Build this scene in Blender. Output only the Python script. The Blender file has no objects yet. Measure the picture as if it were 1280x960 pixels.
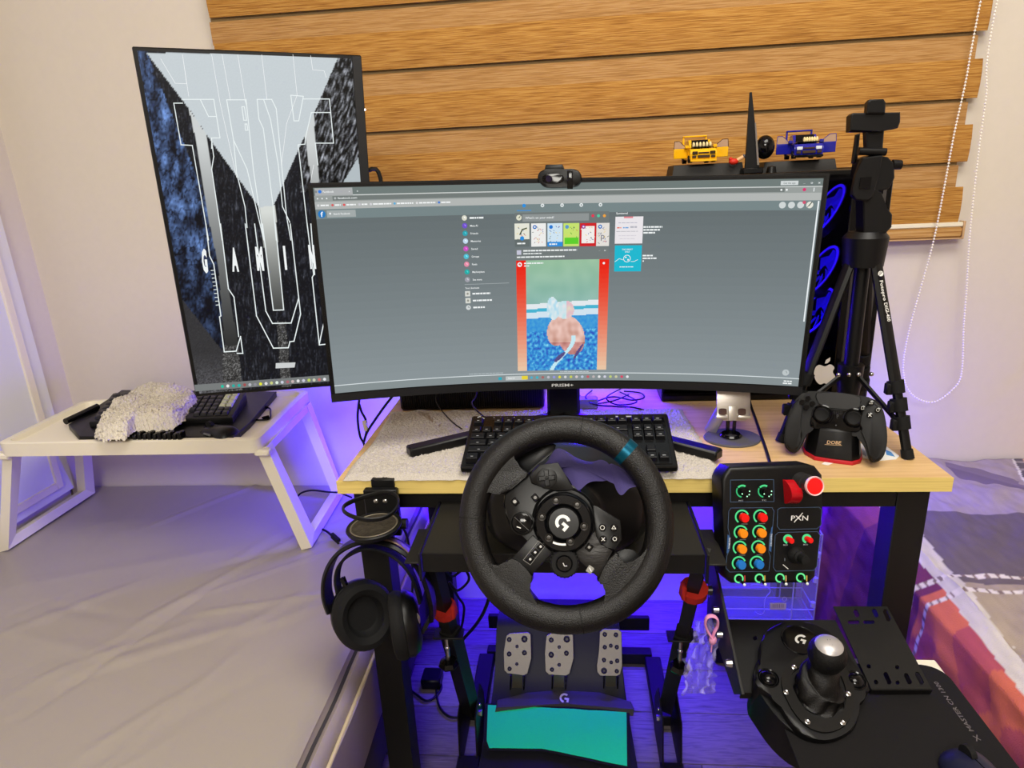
import bpy, bmesh, math, random
import numpy as np
from mathutils import Vector, Matrix, noise
from mathutils.geometry import tessellate_polygon
random.seed(4)
PI = math.pi
SC = bpy.context.scene
COL = SC.collection

# ------------------------------------------------------------------ camera
YAW, PITCH, ROLL, FPX = 0.09642421, 0.3011164, -0.04806984, 805.895
CP = Vector((-0.09512546, -0.97500257, 1.22203719))
_h = Vector((-math.sin(YAW), math.cos(YAW), 0)); _r = Vector((math.cos(YAW), math.sin(YAW), 0)); _u = Vector((0, 0, 1))
CF = _h * math.cos(PITCH) - _u * math.sin(PITCH); _up = _u * math.cos(PITCH) + _h * math.sin(PITCH)
CR = _r * math.cos(ROLL) + _up * math.sin(ROLL); CU = -_r * math.sin(ROLL) + _up * math.cos(ROLL)
cam = bpy.data.objects.new('camera', bpy.data.cameras.new('camera')); COL.objects.link(cam)
cam.matrix_world = Matrix(((CR.x, CU.x, -CF.x, CP.x), (CR.y, CU.y, -CF.y, CP.y), (CR.z, CU.z, -CF.z, CP.z), (0, 0, 0, 1)))
cam.data.sensor_fit = 'HORIZONTAL'; cam.data.sensor_width = 36; cam.data.lens = 36 * FPX / 1280
cam.data.clip_start = 0.02
SC.camera = cam

# ------------------------------------------------------------------ world, lamps, exposure
W = bpy.data.worlds.new('world'); SC.world = W; W.use_nodes = True
W.node_tree.nodes['Background'].inputs[0].default_value = (1.0, .95, .88, 1)
W.node_tree.nodes['Background'].inputs[1].default_value = .25
SC.view_settings.view_transform = 'Standard'; SC.view_settings.look = 'None'
SC.view_settings.exposure = 0.0; SC.view_settings.gamma = 1.0; SC.view_settings.use_curve_mapping = False

def area(name, loc, aim, sx, sy, power, color, spread=180):
    l = bpy.data.lights.new(name, 'AREA'); l.shape = 'RECTANGLE'; l.size = sx; l.size_y = sy; l.energy = power; l.color = color; l.spread = math.radians(spread)
    o = bpy.data.objects.new(name, l); COL.objects.link(o); o.location = loc
    o.rotation_euler = (Vector(aim) - Vector(loc)).to_track_quat('-Z', 'Y').to_euler(); return o
area('ceiling_lamp', (.3, -.7, 2.55), (.2, -.4, 0), 1.1, .8, 36, (1, .96, .87))
area('fill_light_rear', (-.2, -2.2, 2.2), (0, .1, .2), .9, .5, 36, (1, .96, .87))  # added fill light behind the camera, brightens the space under the desk
BLUE = (.03, .0, 1)
area('led_light_under_desk', (0, .585, .69), (0, .78, .25), 1.0, .02, 24, BLUE, 120)
area('led_light_floor', (0, .585, .68), (0, .2, -.2), 1.0, .02, .6, BLUE)
area('led_light_desk_rear', (.0, .60, .77), (0, .80, .80), 1.0, .02, 5.5, BLUE)
area('led_light_under_monitor', (.06, .45, .86), (.06, .25, .75), .4, .03, 9, BLUE)
area('led_light_desk_left', (-.54, .55, .66), (-.85, .66, .50), .02, .3, 3.6, BLUE, 130)
area('led_light_desk_right', (.50, .56, .62), (.95, .5, .45), .02, .2, 2.0, BLUE, 150)

# ------------------------------------------------------------------ helpers
def ray(x, y): return CF + CR * ((x - 640) / FPX) - CU * ((y - 480) / FPX)
def at(x, y, X=None, Y=None, Z=None):
    d = ray(x, y)
    t = (X - CP.x) / d.x if X is not None else (Y - CP.y) / d.y if Y is not None else (Z - CP.z) / d.z
    return CP + d * t
def toimg(P):
    d = Vector(P) - CP; z = d.dot(CF)
    return (640 + FPX * d.dot(CR) / z, 480 - FPX * d.dot(CU) / z)

def s2l(c):
    return tuple(((v / 12.92) if v <= .04045 else ((v + .055) / 1.055) ** 2.4) for v in [q / 255 for q in c])
MATS = {}
def mat(name, rgb, rough=.5, metal=0., bump=0., scale=200., var=0., stretch=(1, 1, 1), emit=0., spec=.3, alpha=1., coat=0., trans=0.):
    if name in MATS: return MATS[name]
    m = bpy.data.materials.new(name); m.use_nodes = True; nt = m.node_tree; b = nt.nodes['Principled BSDF']
    c = s2l(rgb) + (1,)
    b.inputs['Base Color'].default_value = c; b.inputs['Roughness'].default_value = rough; b.inputs['Metallic'].default_value = metal
    b.inputs['Specular IOR Level'].default_value = spec; b.inputs['Coat Weight'].default_value = coat
    if trans: b.inputs['Transmission Weight'].default_value = trans; b.inputs['IOR'].default_value = 1.1
    if alpha < 1: b.inputs['Alpha'].default_value = alpha
    if emit: b.inputs['Emission Color'].default_value = c; b.inputs['Emission Strength'].default_value = emit
    if bump or var:
        tc = nt.nodes.new('ShaderNodeTexCoord'); mp = nt.nodes.new('ShaderNodeMapping'); mp.inputs['Scale'].default_value = stretch
        nz = nt.nodes.new('ShaderNodeTexNoise'); nz.inputs['Scale'].default_value = scale; nz.inputs['Detail'].default_value = 4
        nt.links.new(tc.outputs['Object'], mp.inputs[0]); nt.links.new(mp.outputs[0], nz.inputs['Vector'])
        if bump:
            bp = nt.nodes.new('ShaderNodeBump'); bp.inputs['Strength'].default_value = bump; bp.inputs['Distance'].default_value = .002
            nt.links.new(nz.outputs['Fac'], bp.inputs['Height']); nt.links.new(bp.outputs[0], b.inputs['Normal'])
        if var:
            mr = nt.nodes.new('ShaderNodeMapRange'); mr.inputs[1].default_value = .3; mr.inputs[2].default_value = .7
            mr.inputs[3].default_value = 1 - var; mr.inputs[4].default_value = 1 + var
            mx = nt.nodes.new('ShaderNodeMix'); mx.data_type = 'RGBA'; mx.blend_type = 'MULTIPLY'; mx.inputs[0].default_value = 1
            mx.inputs[6].default_value = c
            nt.links.new(nz.outputs['Fac'], mr.inputs[0]); nt.links.new(mr.outputs[0], mx.inputs[7]); nt.links.new(mx.outputs[2], b.inputs['Base Color'])
    MATS[name] = m; return m

def wood(name, ramp, scale, stretch, rough=.45, bump=.15, spec=.4, axis_scale=1.0, rings=True):
    m = bpy.data.materials.new(name); m.use_nodes = True; nt = m.node_tree; b = nt.nodes['Principled BSDF']
    tc = nt.nodes.new('ShaderNodeTexCoord'); mp = nt.nodes.new('ShaderNodeMapping'); mp.inputs['Scale'].default_value = stretch
    nz = nt.nodes.new('ShaderNodeTexNoise'); nz.inputs['Scale'].default_value = scale; nz.inputs['Detail'].default_value = 6; nz.inputs['Distortion'].default_value = .4
    cr = nt.nodes.new('ShaderNodeValToRGB')
    while len(cr.color_ramp.elements) < len(ramp): cr.color_ramp.elements.new(.5)
    for e, (p, c) in zip(cr.color_ramp.elements, ramp): e.position = p; e.color = s2l(c) + (1,)
    bp = nt.nodes.new('ShaderNodeBump'); bp.inputs['Strength'].default_value = bump; bp.inputs['Distance'].default_value = .002
    L = nt.links.new
    L(tc.outputs['Object'], mp.inputs[0]); L(mp.outputs[0], nz.inputs['Vector']); L(nz.outputs['Fac'], cr.inputs[0]); L(cr.outputs[0], b.inputs['Base Color'])
    L(nz.outputs['Fac'], bp.inputs['Height']); L(bp.outputs[0], b.inputs['Normal'])
    b.inputs['Roughness'].default_value = rough; b.inputs['Specular IOR Level'].default_value = spec
    MATS[name] = m; return m

def attrmat(name, emission=False, rough=.8, bump=0, scale=900, gain=1.0, stretch=(1, 1, 1)):
    m = bpy.data.materials.new(name); m.use_nodes = True; nt = m.node_tree; b = nt.nodes['Principled BSDF']
    a = nt.nodes.new('ShaderNodeAttribute'); a.attribute_name = 'tint'
    if emission:
        b.inputs['Base Color'].default_value = (0, 0, 0, 1); b.inputs['Roughness'].default_value = .35; b.inputs['Specular IOR Level'].default_value = .2
        nt.links.new(a.outputs['Color'], b.inputs['Emission Color']); b.inputs['Emission Strength'].default_value = gain
    else:
        nt.links.new(a.outputs['Color'], b.inputs['Base Color']); b.inputs['Roughness'].default_value = rough
        if bump:
            tc = nt.nodes.new('ShaderNodeTexCoord'); mp = nt.nodes.new('ShaderNodeMapping'); mp.inputs['Scale'].default_value = stretch
            nz = nt.nodes.new('ShaderNodeTexNoise'); nz.inputs['Scale'].default_value = scale
            bp = nt.nodes.new('ShaderNodeBump'); bp.inputs['Strength'].default_value = bump; bp.inputs['Distance'].default_value = .003
            nt.links.new(tc.outputs['Object'], mp.inputs[0]); nt.links.new(mp.outputs[0], nz.inputs['Vector']); nt.links.new(nz.outputs['Fac'], bp.inputs['Height']); nt.links.new(bp.outputs[0], b.inputs['Normal'])
    MATS[name] = m; return m

class B:
    """collects shapes in world space; obj() links them as one mesh"""
    def __init__(s): s.bm = bmesh.new(); s.cols = None
    def _xf(s, vs, M):
        if M is not None:
            for v in vs: v.co = M @ v.co
    def box(s, lo, hi, bev=0, M=None, seg=1):
        lo = Vector(lo); hi = Vector(hi); c = (lo + hi) / 2; d = hi - lo
        r = bmesh.ops.create_cube(s.bm, size=1); vs = r['verts']
        for v in vs: v.co = Vector((v.co.x * abs(d.x), v.co.y * abs(d.y), v.co.z * abs(d.z))) + c
        if bev:
            es = list({e for v in vs for e in v.link_edges})
            g = bmesh.ops.bevel(s.bm, geom=es, offset=bev, segments=seg, affect='EDGES', profile=.5)
            vs = list({v for f in g['faces'] for v in f.verts} | {v for v in vs if v.is_valid})
        s._xf(vs, M); return s
    def cyl(s, p0, p1, r0, r1=None, n=16, caps=True):
        p0 = Vector(p0); p1 = Vector(p1); r1 = r0 if r1 is None else r1
        q = (p1 - p0).to_track_quat('Z', 'Y'); a = q @ Vector((1, 0, 0)); b = q @ Vector((0, 1, 0))
        A = [s.bm.verts.new(p0 + (a * math.cos(2 * PI * i / n) + b * math.sin(2 * PI * i / n)) * r0) for i in range(n)]
        C = [s.bm.verts.new(p1 + (a * math.cos(2 * PI * i / n) + b * math.sin(2 * PI * i / n)) * r1) for i in range(n)]
        for i in range(n): s.bm.faces.new((A[i], A[(i + 1) % n], C[(i + 1) % n], C[i]))
        if caps: s.bm.faces.new(A[::-1]); s.bm.faces.new(C)
        return s
    def tube(s, pts, r, n=8, closed=False, flat=None):
        pts = [Vector(p) for p in pts]; m = len(pts); rs = r if isinstance(r, (list, tuple)) else [r] * m
        ref = None; rings = []
        for i, p in enumerate(pts):
            t = (pts[(i + 1) % m] - pts[i - 1]) if closed else (pts[min(i + 1, m - 1)] - pts[max(i - 1, 0)])
            t.normalize()
            if ref is None:
                ref = Vector((0, 0, 1)) if abs(t.z) < .9 else Vector((1, 0, 0))
                if flat is not None: ref = Vector(flat)
            a = (ref - t * ref.dot(t)).normalized(); b = t.cross(a); ref = a
            k = rs[i] if not isinstance(rs[i], tuple) else rs[i]
            ra, rb = (k, k) if not isinstance(k, tuple) else k
            rings.append([s.bm.verts.new(p + a * math.cos(2 * PI * j / n) * ra + b * math.sin(2 * PI * j / n) * rb) for j in range(n)])
        for i in range(m if closed else m - 1):
            A = rings[i]; C = rings[(i + 1) % m]
            for j in range(n): s.bm.faces.new((A[j], A[(j + 1) % n], C[(j + 1) % n], C[j]))
        if not closed: s.bm.faces.new(rings[0][::-1]); s.bm.faces.new(rings[-1])
        return s
    def lathe(s, prof, M=None, n=32, sx=1, sy=1):
        rings = []
        for r, h in prof:
            if r <= 1e-6: v = s.bm.verts.new((0, 0, h)); rings.append([v]); 
            else: rings.append([s.bm.verts.new((r * sx * math.cos(2 * PI * j / n), r * sy * math.sin(2 * PI * j / n), h)) for j in range(n)])
        s._xf([v for R in rings for v in R], M)
        for A, C in zip(rings, rings[1:]):
            for j in range(n):
                k = (j + 1) % n
                if len(A) == 1 and len(C) == 1: continue
                if len(A) == 1: s.bm.faces.new((A[0], C[j], C[k]))
                elif len(C) == 1: s.bm.faces.new((A[j], A[k], C[0]))
                else: s.bm.faces.new((A[j], A[k], C[k], C[j]))
        return s
    def ball(s, c, r, n=20, sc=(1, 1, 1), M=None):
        k = bmesh.ops.create_uvsphere(s.bm, u_segments=n, v_segments=max(6, n // 2), radius=r)['verts']
        for v in k: v.co = Vector((v.co.x * sc[0], v.co.y * sc[1], v.co.z * sc[2]))
        s._xf(k, M)
        for v in k: v.co = v.co + Vector(c)
        return s
    def loop3(s, bot, top, bev=0, seg=2, capb=True):
        """prism between two matched 3-D loops"""
        A = [s.bm.verts.new(p) for p in bot]; C = [s.bm.verts.new(p) for p in top]; n = len(A)
        for i in range(n): s.bm.faces.new((A[i], A[(i + 1) % n], C[(i + 1) % n], C[i]))
        ft = s.bm.faces.new(C)
        if capb: s.bm.faces.new(A[::-1])
        if bev: bmesh.ops.bevel(s.bm, geom=list(ft.edges), offset=bev, segments=seg, affect='EDGES', profile=.5, clamp_overlap=True)
        return s
    def holed(s, outer, holes, nrm, th):
        loops = [[Vector(p) for p in outer]] + [[Vector(p) for p in h] for h in holes]; off_ = Vector(nrm) * th
        tris = tessellate_polygon(loops); flat = [p for l in loops for p in l]
        T = [s.bm.verts.new(p) for p in flat]; U = [s.bm.verts.new(p - off_) for p in flat]
        for t in tris: s.bm.faces.new([T[i] for i in t]); s.bm.faces.new([U[i] for i in t][::-1])
        k = 0
        for l in loops:
            n = len(l)
            for i in range(n): a, b_ = k + i, k + (i + 1) % n; s.bm.faces.new((T[a], T[b_], U[b_], U[a]))
            k += n
        return s
    def grid(s, nx, ny, f, thick=None):
        V = [[s.bm.verts.new(f(i / nx, j / ny)) for j in range(ny + 1)] for i in range(nx + 1)]
        for i in range(nx):
            for j in range(ny): s.bm.faces.new((V[i][j], V[i + 1][j], V[i + 1][j + 1], V[i][j + 1]))
        if thick:
            t = Vector(thick)
            U = [[s.bm.verts.new(V[i][j].co - t) if (i in (0, nx) or j in (0, ny)) else None for j in range(ny + 1)] for i in range(nx + 1)]
            bd = [(i, 0) for i in range(nx)] + [(nx, j) for j in range(ny)] + [(i, ny) for i in range(nx, 0, -1)] + [(0, j) for j in range(ny, 0, -1)]
            for k in range(len(bd)):
                a, b = bd[k], bd[(k + 1) % len(bd)]
                s.bm.faces.new((V[a[0]][a[1]], V[b[0]][b[1]], U[b[0]][b[1]], U[a[0]][a[1]])[::-1])
            s.bm.faces.new([U[a][b] for a, b in bd])
        return s

def off(parent):
    o = Vector((0, 0, 0)); p = parent
    while p is not None: o += p.location; p = p.parent
    return o
def obj(name, b, m, parent=None, label=None, kind=None, smooth=40, recalc=True):
    me = bpy.data.meshes.new(name)
    if recalc: bmesh.ops.recalc_face_normals(b.bm, faces=b.bm.faces)
    o3 = off(parent)
    if parent is None:
        co = [v.co for v in b.bm.verts]; lo = Vector([min(c[i] for c in co) for i in range(3)]); hi = Vector([max(c[i] for c in co) for i in range(3)])
        o3 = Vector(((lo.x + hi.x) / 2, (lo.y + hi.y) / 2, lo.z))
    bmesh.ops.translate(b.bm, verts=b.bm.verts, vec=-o3)
    b.bm.to_mesh(me); b.bm.free()
    if smooth: me.shade_smooth(); me.set_sharp_from_angle(angle=math.radians(smooth))
    if m is not None: me.materials.append(m)
    o = bpy.data.objects.new(name, me); COL.objects.link(o)
    if parent is not None: o.parent = parent
    else: o.location = o3
    if label: o['label'] = label
    if kind: o['kind'] = kind
    return o
def tag(o, label, cat, group=None):
    o['label'] = label; o['category'] = cat
    if group: o['group'] = group
    return o
def thing(name, label, cat, loc, group=None):
    o = bpy.data.objects.new(name, None); COL.objects.link(o); o.location = loc; o.empty_display_size = .05
    return tag(o, label, cat, group)
def struct(name, b, m, parent=None, smooth=0):
    return obj(name, b, m, parent, kind='structure' if parent is None else None, smooth=smooth)

class Fr:
    """a plane in the room: origin, normal and roughly-horizontal axis"""
    def __init__(s, o, n, x=(1, 0, 0)):
        s.o = Vector(o); s.n = Vector(n).normalized(); x = Vector(x); s.x = (x - s.n * x.dot(s.n)).normalized(); s.y = s.n.cross(s.x)
        s.M = Matrix(((s.x.x, s.y.x, s.n.x, s.o.x), (s.x.y, s.y.y, s.n.y, s.o.y), (s.x.z, s.y.z, s.n.z, s.o.z), (0, 0, 0, 1)))
    def P(s, px, py, h=0):
        d = ray(px, py); t = (s.o + s.n * h - CP).dot(s.n) / d.dot(s.n); return CP + d * t
    def L(s, u, v, h=0): return s.o + s.x * u + s.y * v + s.n * h
    def Mat(s, px, py, h=0, rot=0): 
        p = s.P(px, py, h); M = s.M.copy(); M.translation = p; return M @ Matrix.Rotation(rot, 4, 'Z')
    def poly(s, b, pts, h0, h1, bev=0, seg=2, hp=None):
        """pixel outline at height hp (default h1) extruded from h0 to h1"""
        top = [s.P(x, y, h1 if hp is None else hp) for x, y in pts]
        if hp is not None: top = [p + s.n * (h1 - hp) for p in top]
        bot = [p + s.n * (h0 - h1) for p in top]
        return b.loop3(bot, top, bev, seg)

def smoothpoly(pts, k=4):
    n = len(pts); out = []
    for i in range(n):
        p0, p1, p2, p3 = pts[i - 1], pts[i], pts[(i + 1) % n], pts[(i + 2) % n]
        for j in range(k):
            t = j / k
            out.append(tuple(.5 * (2 * b + (c - a) * t + (2 * a - 5 * b + 4 * c - d) * t * t + (3 * b - a - 3 * c + d) * t ** 3) for a, b, c, d in zip(p0, p1, p2, p3)))
    return out
def curve(pts, k=6):
    pts = [Vector(p) for p in pts]; out = []
    for i in range(len(pts) - 1):
        p0 = pts[max(i - 1, 0)]; p1 = pts[i]; p2 = pts[i + 1]; p3 = pts[min(i + 2, len(pts) - 1)]
        for j in range(k):
            t = j / k
            out.append(.5 * (2 * p1 + (p2 - p0) * t + (2 * p0 - 5 * p1 + 4 * p2 - p3) * t * t + (3 * p1 - p0 - 3 * p2 + p3) * t ** 3))
    out.append(pts[-1]); return out

_fonts = {}
def glyphs(txt, bold=0):
    if (txt, bold) in _fonts: return _fonts[(txt, bold)]
    cu = bpy.data.curves.new('t', 'FONT'); cu.body = txt; cu.offset = bold; cu.resolution_u = 2; o = bpy.data.objects.new('t', cu)
    COL.objects.link(o); dg = bpy.context.evaluated_depsgraph_get(); me = bpy.data.meshes.new_from_object(o.evaluated_get(dg))
    V = [(v.co.x, v.co.y) for v in me.vertices]; F = [tuple(p.vertices) for p in me.polygons]
    w = max([v[0] for v in V] or [1])
    bpy.data.objects.remove(o); bpy.data.meshes.remove(me); bpy.data.curves.remove(cu)
    _fonts[(txt, bold)] = (V, F, w); return V, F, w

class Draw:
    """flat print / screen content: coloured faces mapped onto a surface; f(px,py,offset)->world point"""
    def __init__(s, f, seg=0): s.f = f; s.V = []; s.F = []; s.C = []; s.z = 0.0; s.seg = seg
    def up(s): s.z += .00006
    def face(s, pts, c):
        i = len(s.V); s.V += [s.f(x, y, s.z) for x, y in pts]; s.F.append(tuple(range(i, i + len(pts)))); s.C.append(s2l(c))
    def quad(s, a, b, c_, d, col, n=1, ny=1, col2=None):
        for i in range(n):
            for j in range(ny):
                def q(u, v): return tuple((a[k] * (1 - u) + b[k] * u) * (1 - v) + (d[k] * (1 - u) + c_[k] * u) * v for k in (0, 1))
                cc = col if col2 is None else tuple(col[k] + (col2[k] - col[k]) * (j + .5) / ny for k in range(3))
                s.face([q(i / n, j / ny), q((i + 1) / n, j / ny), q((i + 1) / n, (j + 1) / ny), q(i / n, (j + 1) / ny)], cc)
    def rect(s, x0, y0, x1, y1, col, sl=0, vs=0, n=1, ny=1, col2=None):
        s.z += 1.5e-6
        if s.seg: n = max(n, int(abs(x1 - x0) / s.seg) + 1); s.z += 6e-6
        s.quad((x0, y0), (x1, y0 + sl * (x1 - x0)), (x1 + vs * (y1 - y0), y1 + sl * (x1 - x0)), (x0 + vs * (y1 - y0), y1), col, n, ny, col2)
    def disc(s, x, y, r, c, n=14, ry=None): 
        s.z += 1.5e-6
        ry = ry or r; s.face([(x + r * math.cos(2 * PI * i / n), y + ry * math.sin(2 * PI * i / n)) for i in range(n)][::-1], c)
    def arc(s, x, y, r, w, a0, a1, c, n=18, ry=None):
        k = (ry or r) / r; s.z += 1.5e-6
        for i in range(n):
            a = math.radians(a0 + (a1 - a0) * i / n); b = math.radians(a0 + (a1 - a0) * (i + 1) / n)
            s.face([(x + r * math.cos(a), y - k * r * math.sin(a)), (x + r * math.cos(b), y - k * r * math.sin(b)),
                    (x + (r - w) * math.cos(b), y - k * (r - w) * math.sin(b)), (x + (r - w) * math.cos(a), y - k * (r - w) * math.sin(a))], c)
    def line(s, pts, w, c):
        s.z += 1.5e-6
        for (x0, y0), (x1, y1) in zip(pts, pts[1:]):
            d = math.hypot(x1 - x0, y1 - y0) or 1; nx, ny = -(y1 - y0) / d * w / 2, (x1 - x0) / d * w / 2; ex, ey = (x1 - x0) / d * w / 2, (y1 - y0) / d * w / 2
            s.face([(x0 + nx - ex, y0 + ny - ey), (x1 + nx + ex, y1 + ny + ey), (x1 - nx + ex, y1 - ny + ey), (x0 - nx - ex, y0 - ny - ey)], c)
    def text(s, t, x, y, w, h, c, rot=0, shear=0, bold=.012):
        s.z += 2e-6 + (1e-5 if s.seg else 0); V, F, gw = glyphs(t, bold); i = len(s.V); cr, sr = math.cos(rot), math.sin(rot)
        for gx, gy in V:
            a = gx / gw * w + shear * gy * h; b = -gy * h / .72
            s.V.append(s.f(x + a * cr - b * sr, y + a * sr + b * cr, s.z))
        for f in F: s.F.append(tuple(i + k for k in f)); s.C.append(s2l(c))
    def build(s, name, m, parent, label=None):
        o3 = off(parent); me = bpy.data.meshes.new(name)
        me.from_pydata([tuple(Vector(v) - o3) for v in s.V], [], s.F)
        at_ = me.color_attributes.new('tint', 'FLOAT_COLOR', 'CORNER'); buf = []
        for f, c in zip(s.F, s.C): buf += list(c + (1,)) * len(f)
        at_.data.foreach_set('color', buf); me.materials.append(m)
        o = bpy.data.objects.new(name, me); COL.objects.link(o); o.parent = parent
        if label: o['label'] = label
        return o
def glogo(d, x, y, r, c, rot=0, ry=None):
    d.arc(x, y, r, r * .42, 52 + rot, 268 + rot, c, 16, ry)
    k = (ry or r) / r; cr, sr = math.cos(math.radians(rot)), math.sin(math.radians(rot))
    def q(a, b): return (x + (a * cr - b * sr) * r, y - (a * sr + b * cr) * r * k)
    d.face([q(.02, .12), q(.98, .12), q(.98, -.3), q(.02, -.3)], c)
    d.face([q(.55, -.28), q(.98, -.28), q(.98, -.78), q(.55, -.78)], c)

def vcol(o, fn):
    me = o.data; o3 = off(o); at_ = me.color_attributes.new('tint', 'FLOAT_COLOR', 'POINT'); buf = []
    for v in me.vertices: buf += list(fn(v.co + o3)) + [1]
    at_.data.foreach_set('color', buf)
def copytree(src, loc, label=None, name=None):
    c = src.copy(); COL.objects.link(c); c.location = loc
    if label: c['label'] = label
    for k in src.children:
        d = k.copy(); COL.objects.link(d); d.parent = c
        for g in k.children: e = g.copy(); COL.objects.link(e); e.parent = d
    return c

# ------------------------------------------------------------------ materials
M_wall = mat('wall_paint', (218, 208, 194), .85, bump=.12, scale=60, var=.01)
M_black = mat('black_plastic', (7, 7, 8), .4, bump=.05, scale=900)
M_gloss = mat('gloss_black', (8, 8, 10), .12)
M_steel = mat('black_powder_steel', (15, 14, 13), .5, bump=.12, scale=1500, metal=0)
M_leather = mat('black_leather', (6, 5, 5), .36, bump=.45, scale=760, spec=.38)
M_rubber = mat('matt_rubber', (8, 8, 9), .75, bump=.2, scale=700)
M_chrome = mat('bright_screw', (200, 200, 200), .2, metal=1)
M_alu = mat('brushed_aluminium', (190, 188, 185), .3, metal=1, bump=.1, scale=300)
M_white = mat('white_plastic', (236, 228, 206), .4, bump=.02, scale=300)
M_red = mat('red_button', (225, 22, 18), .35); M_orange = mat('orange_button', (240, 135, 20), .35); M_bluebtn = mat('blue_button', (30, 110, 190), .35)
M_redstrap = mat('red_velcro', (178, 36, 22), .8, bump=.3, scale=800)
M_cable = mat('cable_black', (12, 12, 13), .5)
M_print = attrmat('printed_marks', rough=.5)
M_glow = attrmat('lit_marks', emission=True, gain=1.0)

# ------------------------------------------------------------------ the room
WX, WY = -1.57, .72
b = B(); b.box((WX - .1, WY, -.05), (2.3, WY + .12, 2.6)); struct('wall_back', b, M_wall)
b = B(); b.box((WX - .1, -2.6, -.05), (WX, WY, 2.6)); struct('wall_left', b, M_wall)
b = B(); b.box((2.2, -2.6, -.05), (2.3, WY, 2.6)); struct('wall_right', b, M_wall)
b = B(); b.box((WX - .1, -2.7, -.05), (2.3, -2.6, 2.6)); struct('wall_front', b, M_wall)
b = B(); b.box((WX - .1, -2.7, 2.6), (2.3, WY + .12, 2.7)); struct('ceiling', b, mat('ceiling_paint', (240, 236, 228), .9))
M_gap = mat('floor_joint', (40, 36, 36), .8)
b = B(); b.box((WX - .1, -2.7, -.06), (2.3, WY + .1, -.004)); floor = struct('floor', b, M_gap)
planks = [wood('floor_plank_%d' % i, [(.3, tuple(int(q * k) for q in (88, 80, 82))), (.5, tuple(int(q * k) for q in (128, 116, 116))), (.62, tuple(int(q * k) for q in (104, 94, 96))), (.75, tuple(int(q * k) for q in (150, 138, 136)))], 9, (1.2, 14, 8), rough=.42, bump=.2) for i, k in enumerate((1, .9, 1.08))]
n = 0
for j in range(-12, 6):
    y0 = j * .142; x = WX - (.35 * (j % 3)) - .1; 
    while x < 2.2:
        x1 = min(x + .92, 2.2); x0 = max(x, WX)
        if x1 > x0 + .05:
            b = B(); b.box((x0 + .0012, y0 + .0012, -.006), (x1 - .0012, min(y0 + .142, WY) - .0012, 0)); b_ = obj('plank', b, planks[(n * 7 + j) % 3], floor, smooth=0); n += 1
        x += .92
# door of the built-in cupboard on the left wall
b = B(); b.box((WX, -.45, .43), (WX + .016, .628, 2.05)); door = struct('door_1', b, mat('door_white', (226, 224, 224), .45))
def ringbox(b, x0, x1, y0, y1, z0, z1, w):
    b.box((x0, y0, z0), (x1, y0 + w, z1), .002); b.box((x0, y1 - w, z0), (x1, y1, z1), .002)
    b.box((x0, y0 + w, z0), (x1, y1 - w, z0 + w), .002); b.box((x0, y0 + w, z1 - w), (x1, y1 - w, z1), .002)
b = B(); ringbox(b, WX + .016, WX + .026, -.42, .585, .455, 2.0, .022); obj('moulding', b, mat('moulding_cream', (235, 226, 210), .5), door)
b = B(); b.box((WX + .016, -.398, .477), (WX + .019, .563, 1.978)); obj('door_panel', b, mat('door_panel', (222, 222, 228), .5), door)
b = B(); b.box((WX, .628, .38), (WX + .004, .632, 2.06)); b.box((WX, -.45, .426), (WX + .004, .632, .43)); obj('door_gap', b, mat('gap_shadow', (120, 104, 84), .8), door)

# ------------------------------------------------------------------ zebra roller blind
bl = thing('roller_blind', 'wood-look brown zebra roller blind hanging behind the screens', 'blind', (0, .69, 1.05))
fab = lambda nm, a, c, d, sc=6: wood(nm, [(.3, a), (.48, c), (.62, d), (.78, c)], sc, (1.0, 20, 34), rough=.8, bump=.35, spec=.2)
F_dark = fab('blind_weave_dark', (132, 86, 34), (172, 120, 54), (192, 144, 74), 15)
F_lite = fab('blind_weave_light', (150, 108, 60), (176, 130, 76), (190, 148, 96), 15)
F_mesh = mat('blind_mesh', (148, 122, 82), .9, bump=.4, scale=1200)
F_dark2 = fab('blind_weave_lower', (150, 104, 54), (184, 138, 80), (204, 162, 104))
P = .1365
for k in range(0, 9):
    z0 = 1.086 + k * P
    b = B(); b.grid(24, 3, lambda u, v: (-.938 + u * 1.768, .690 - .004 * math.sin(v * PI), z0 + v * .0805), thick=(0, -.0012, 0)); obj('solid_band', b, F_dark, bl)
    b = B(); b.grid(24, 2, lambda u, v: (-.945 + u * 1.762, .6985, z0 + .079 + v * .0505), thick=(0, -.001, 0)); obj('sheer_band', b, F_lite, bl)
b = B(); b.grid(2, 2, lambda u, v: (-.942 + u * 1.755, .7005, 1.08 + v * 1.25), thick=(0, -.001, 0)); obj('mesh_layer', b, F_mesh, bl, 'fine brown mesh layer behind the bands')
b = B(); b.box((-.935, .684, 1.074), (.842, .704, 1.086), .003); obj('bottom_rail', b, M_white, bl, 'white bottom rail')
b = B(); b.box((-.935, .682, 1.05), (.84, .702, 1.074), .004); obj('rail_wrap', b, F_dark2, bl)
b = B(); b.box((-.935, .683, 1.046), (.841, .703, 1.050), .001); b.box((.84, .682, 1.046), (.845, .704, 1.088), .001); obj('rail_trim', b, mat('rail_tan', (196, 160, 116), .5), bl)
b = B(); b.box((-.95, .66, 2.30), (.86, .72, 2.40), .006); obj('head_rail', b, M_white, bl)
chain = [at(x, y, Y=.665) for x, y in ((1226, 0), (1207.5, 100), (1193, 166), (1180, 236), (1167, 301), (1149, 367), (1138.4, 406), (1129.7, 450), (1132, 480), (1145, 497), (1167, 502.5), (1188.7, 489), (1202, 467.5), (1205, 406), (1208.4, 362), (1212.8, 288), (1223.7, 187), (1232.5, 122), (1246.7, 0))]
chain = [Vector((.835, .672, 2.30))] + chain + [Vector((.89, .672, 2.30))]
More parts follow.
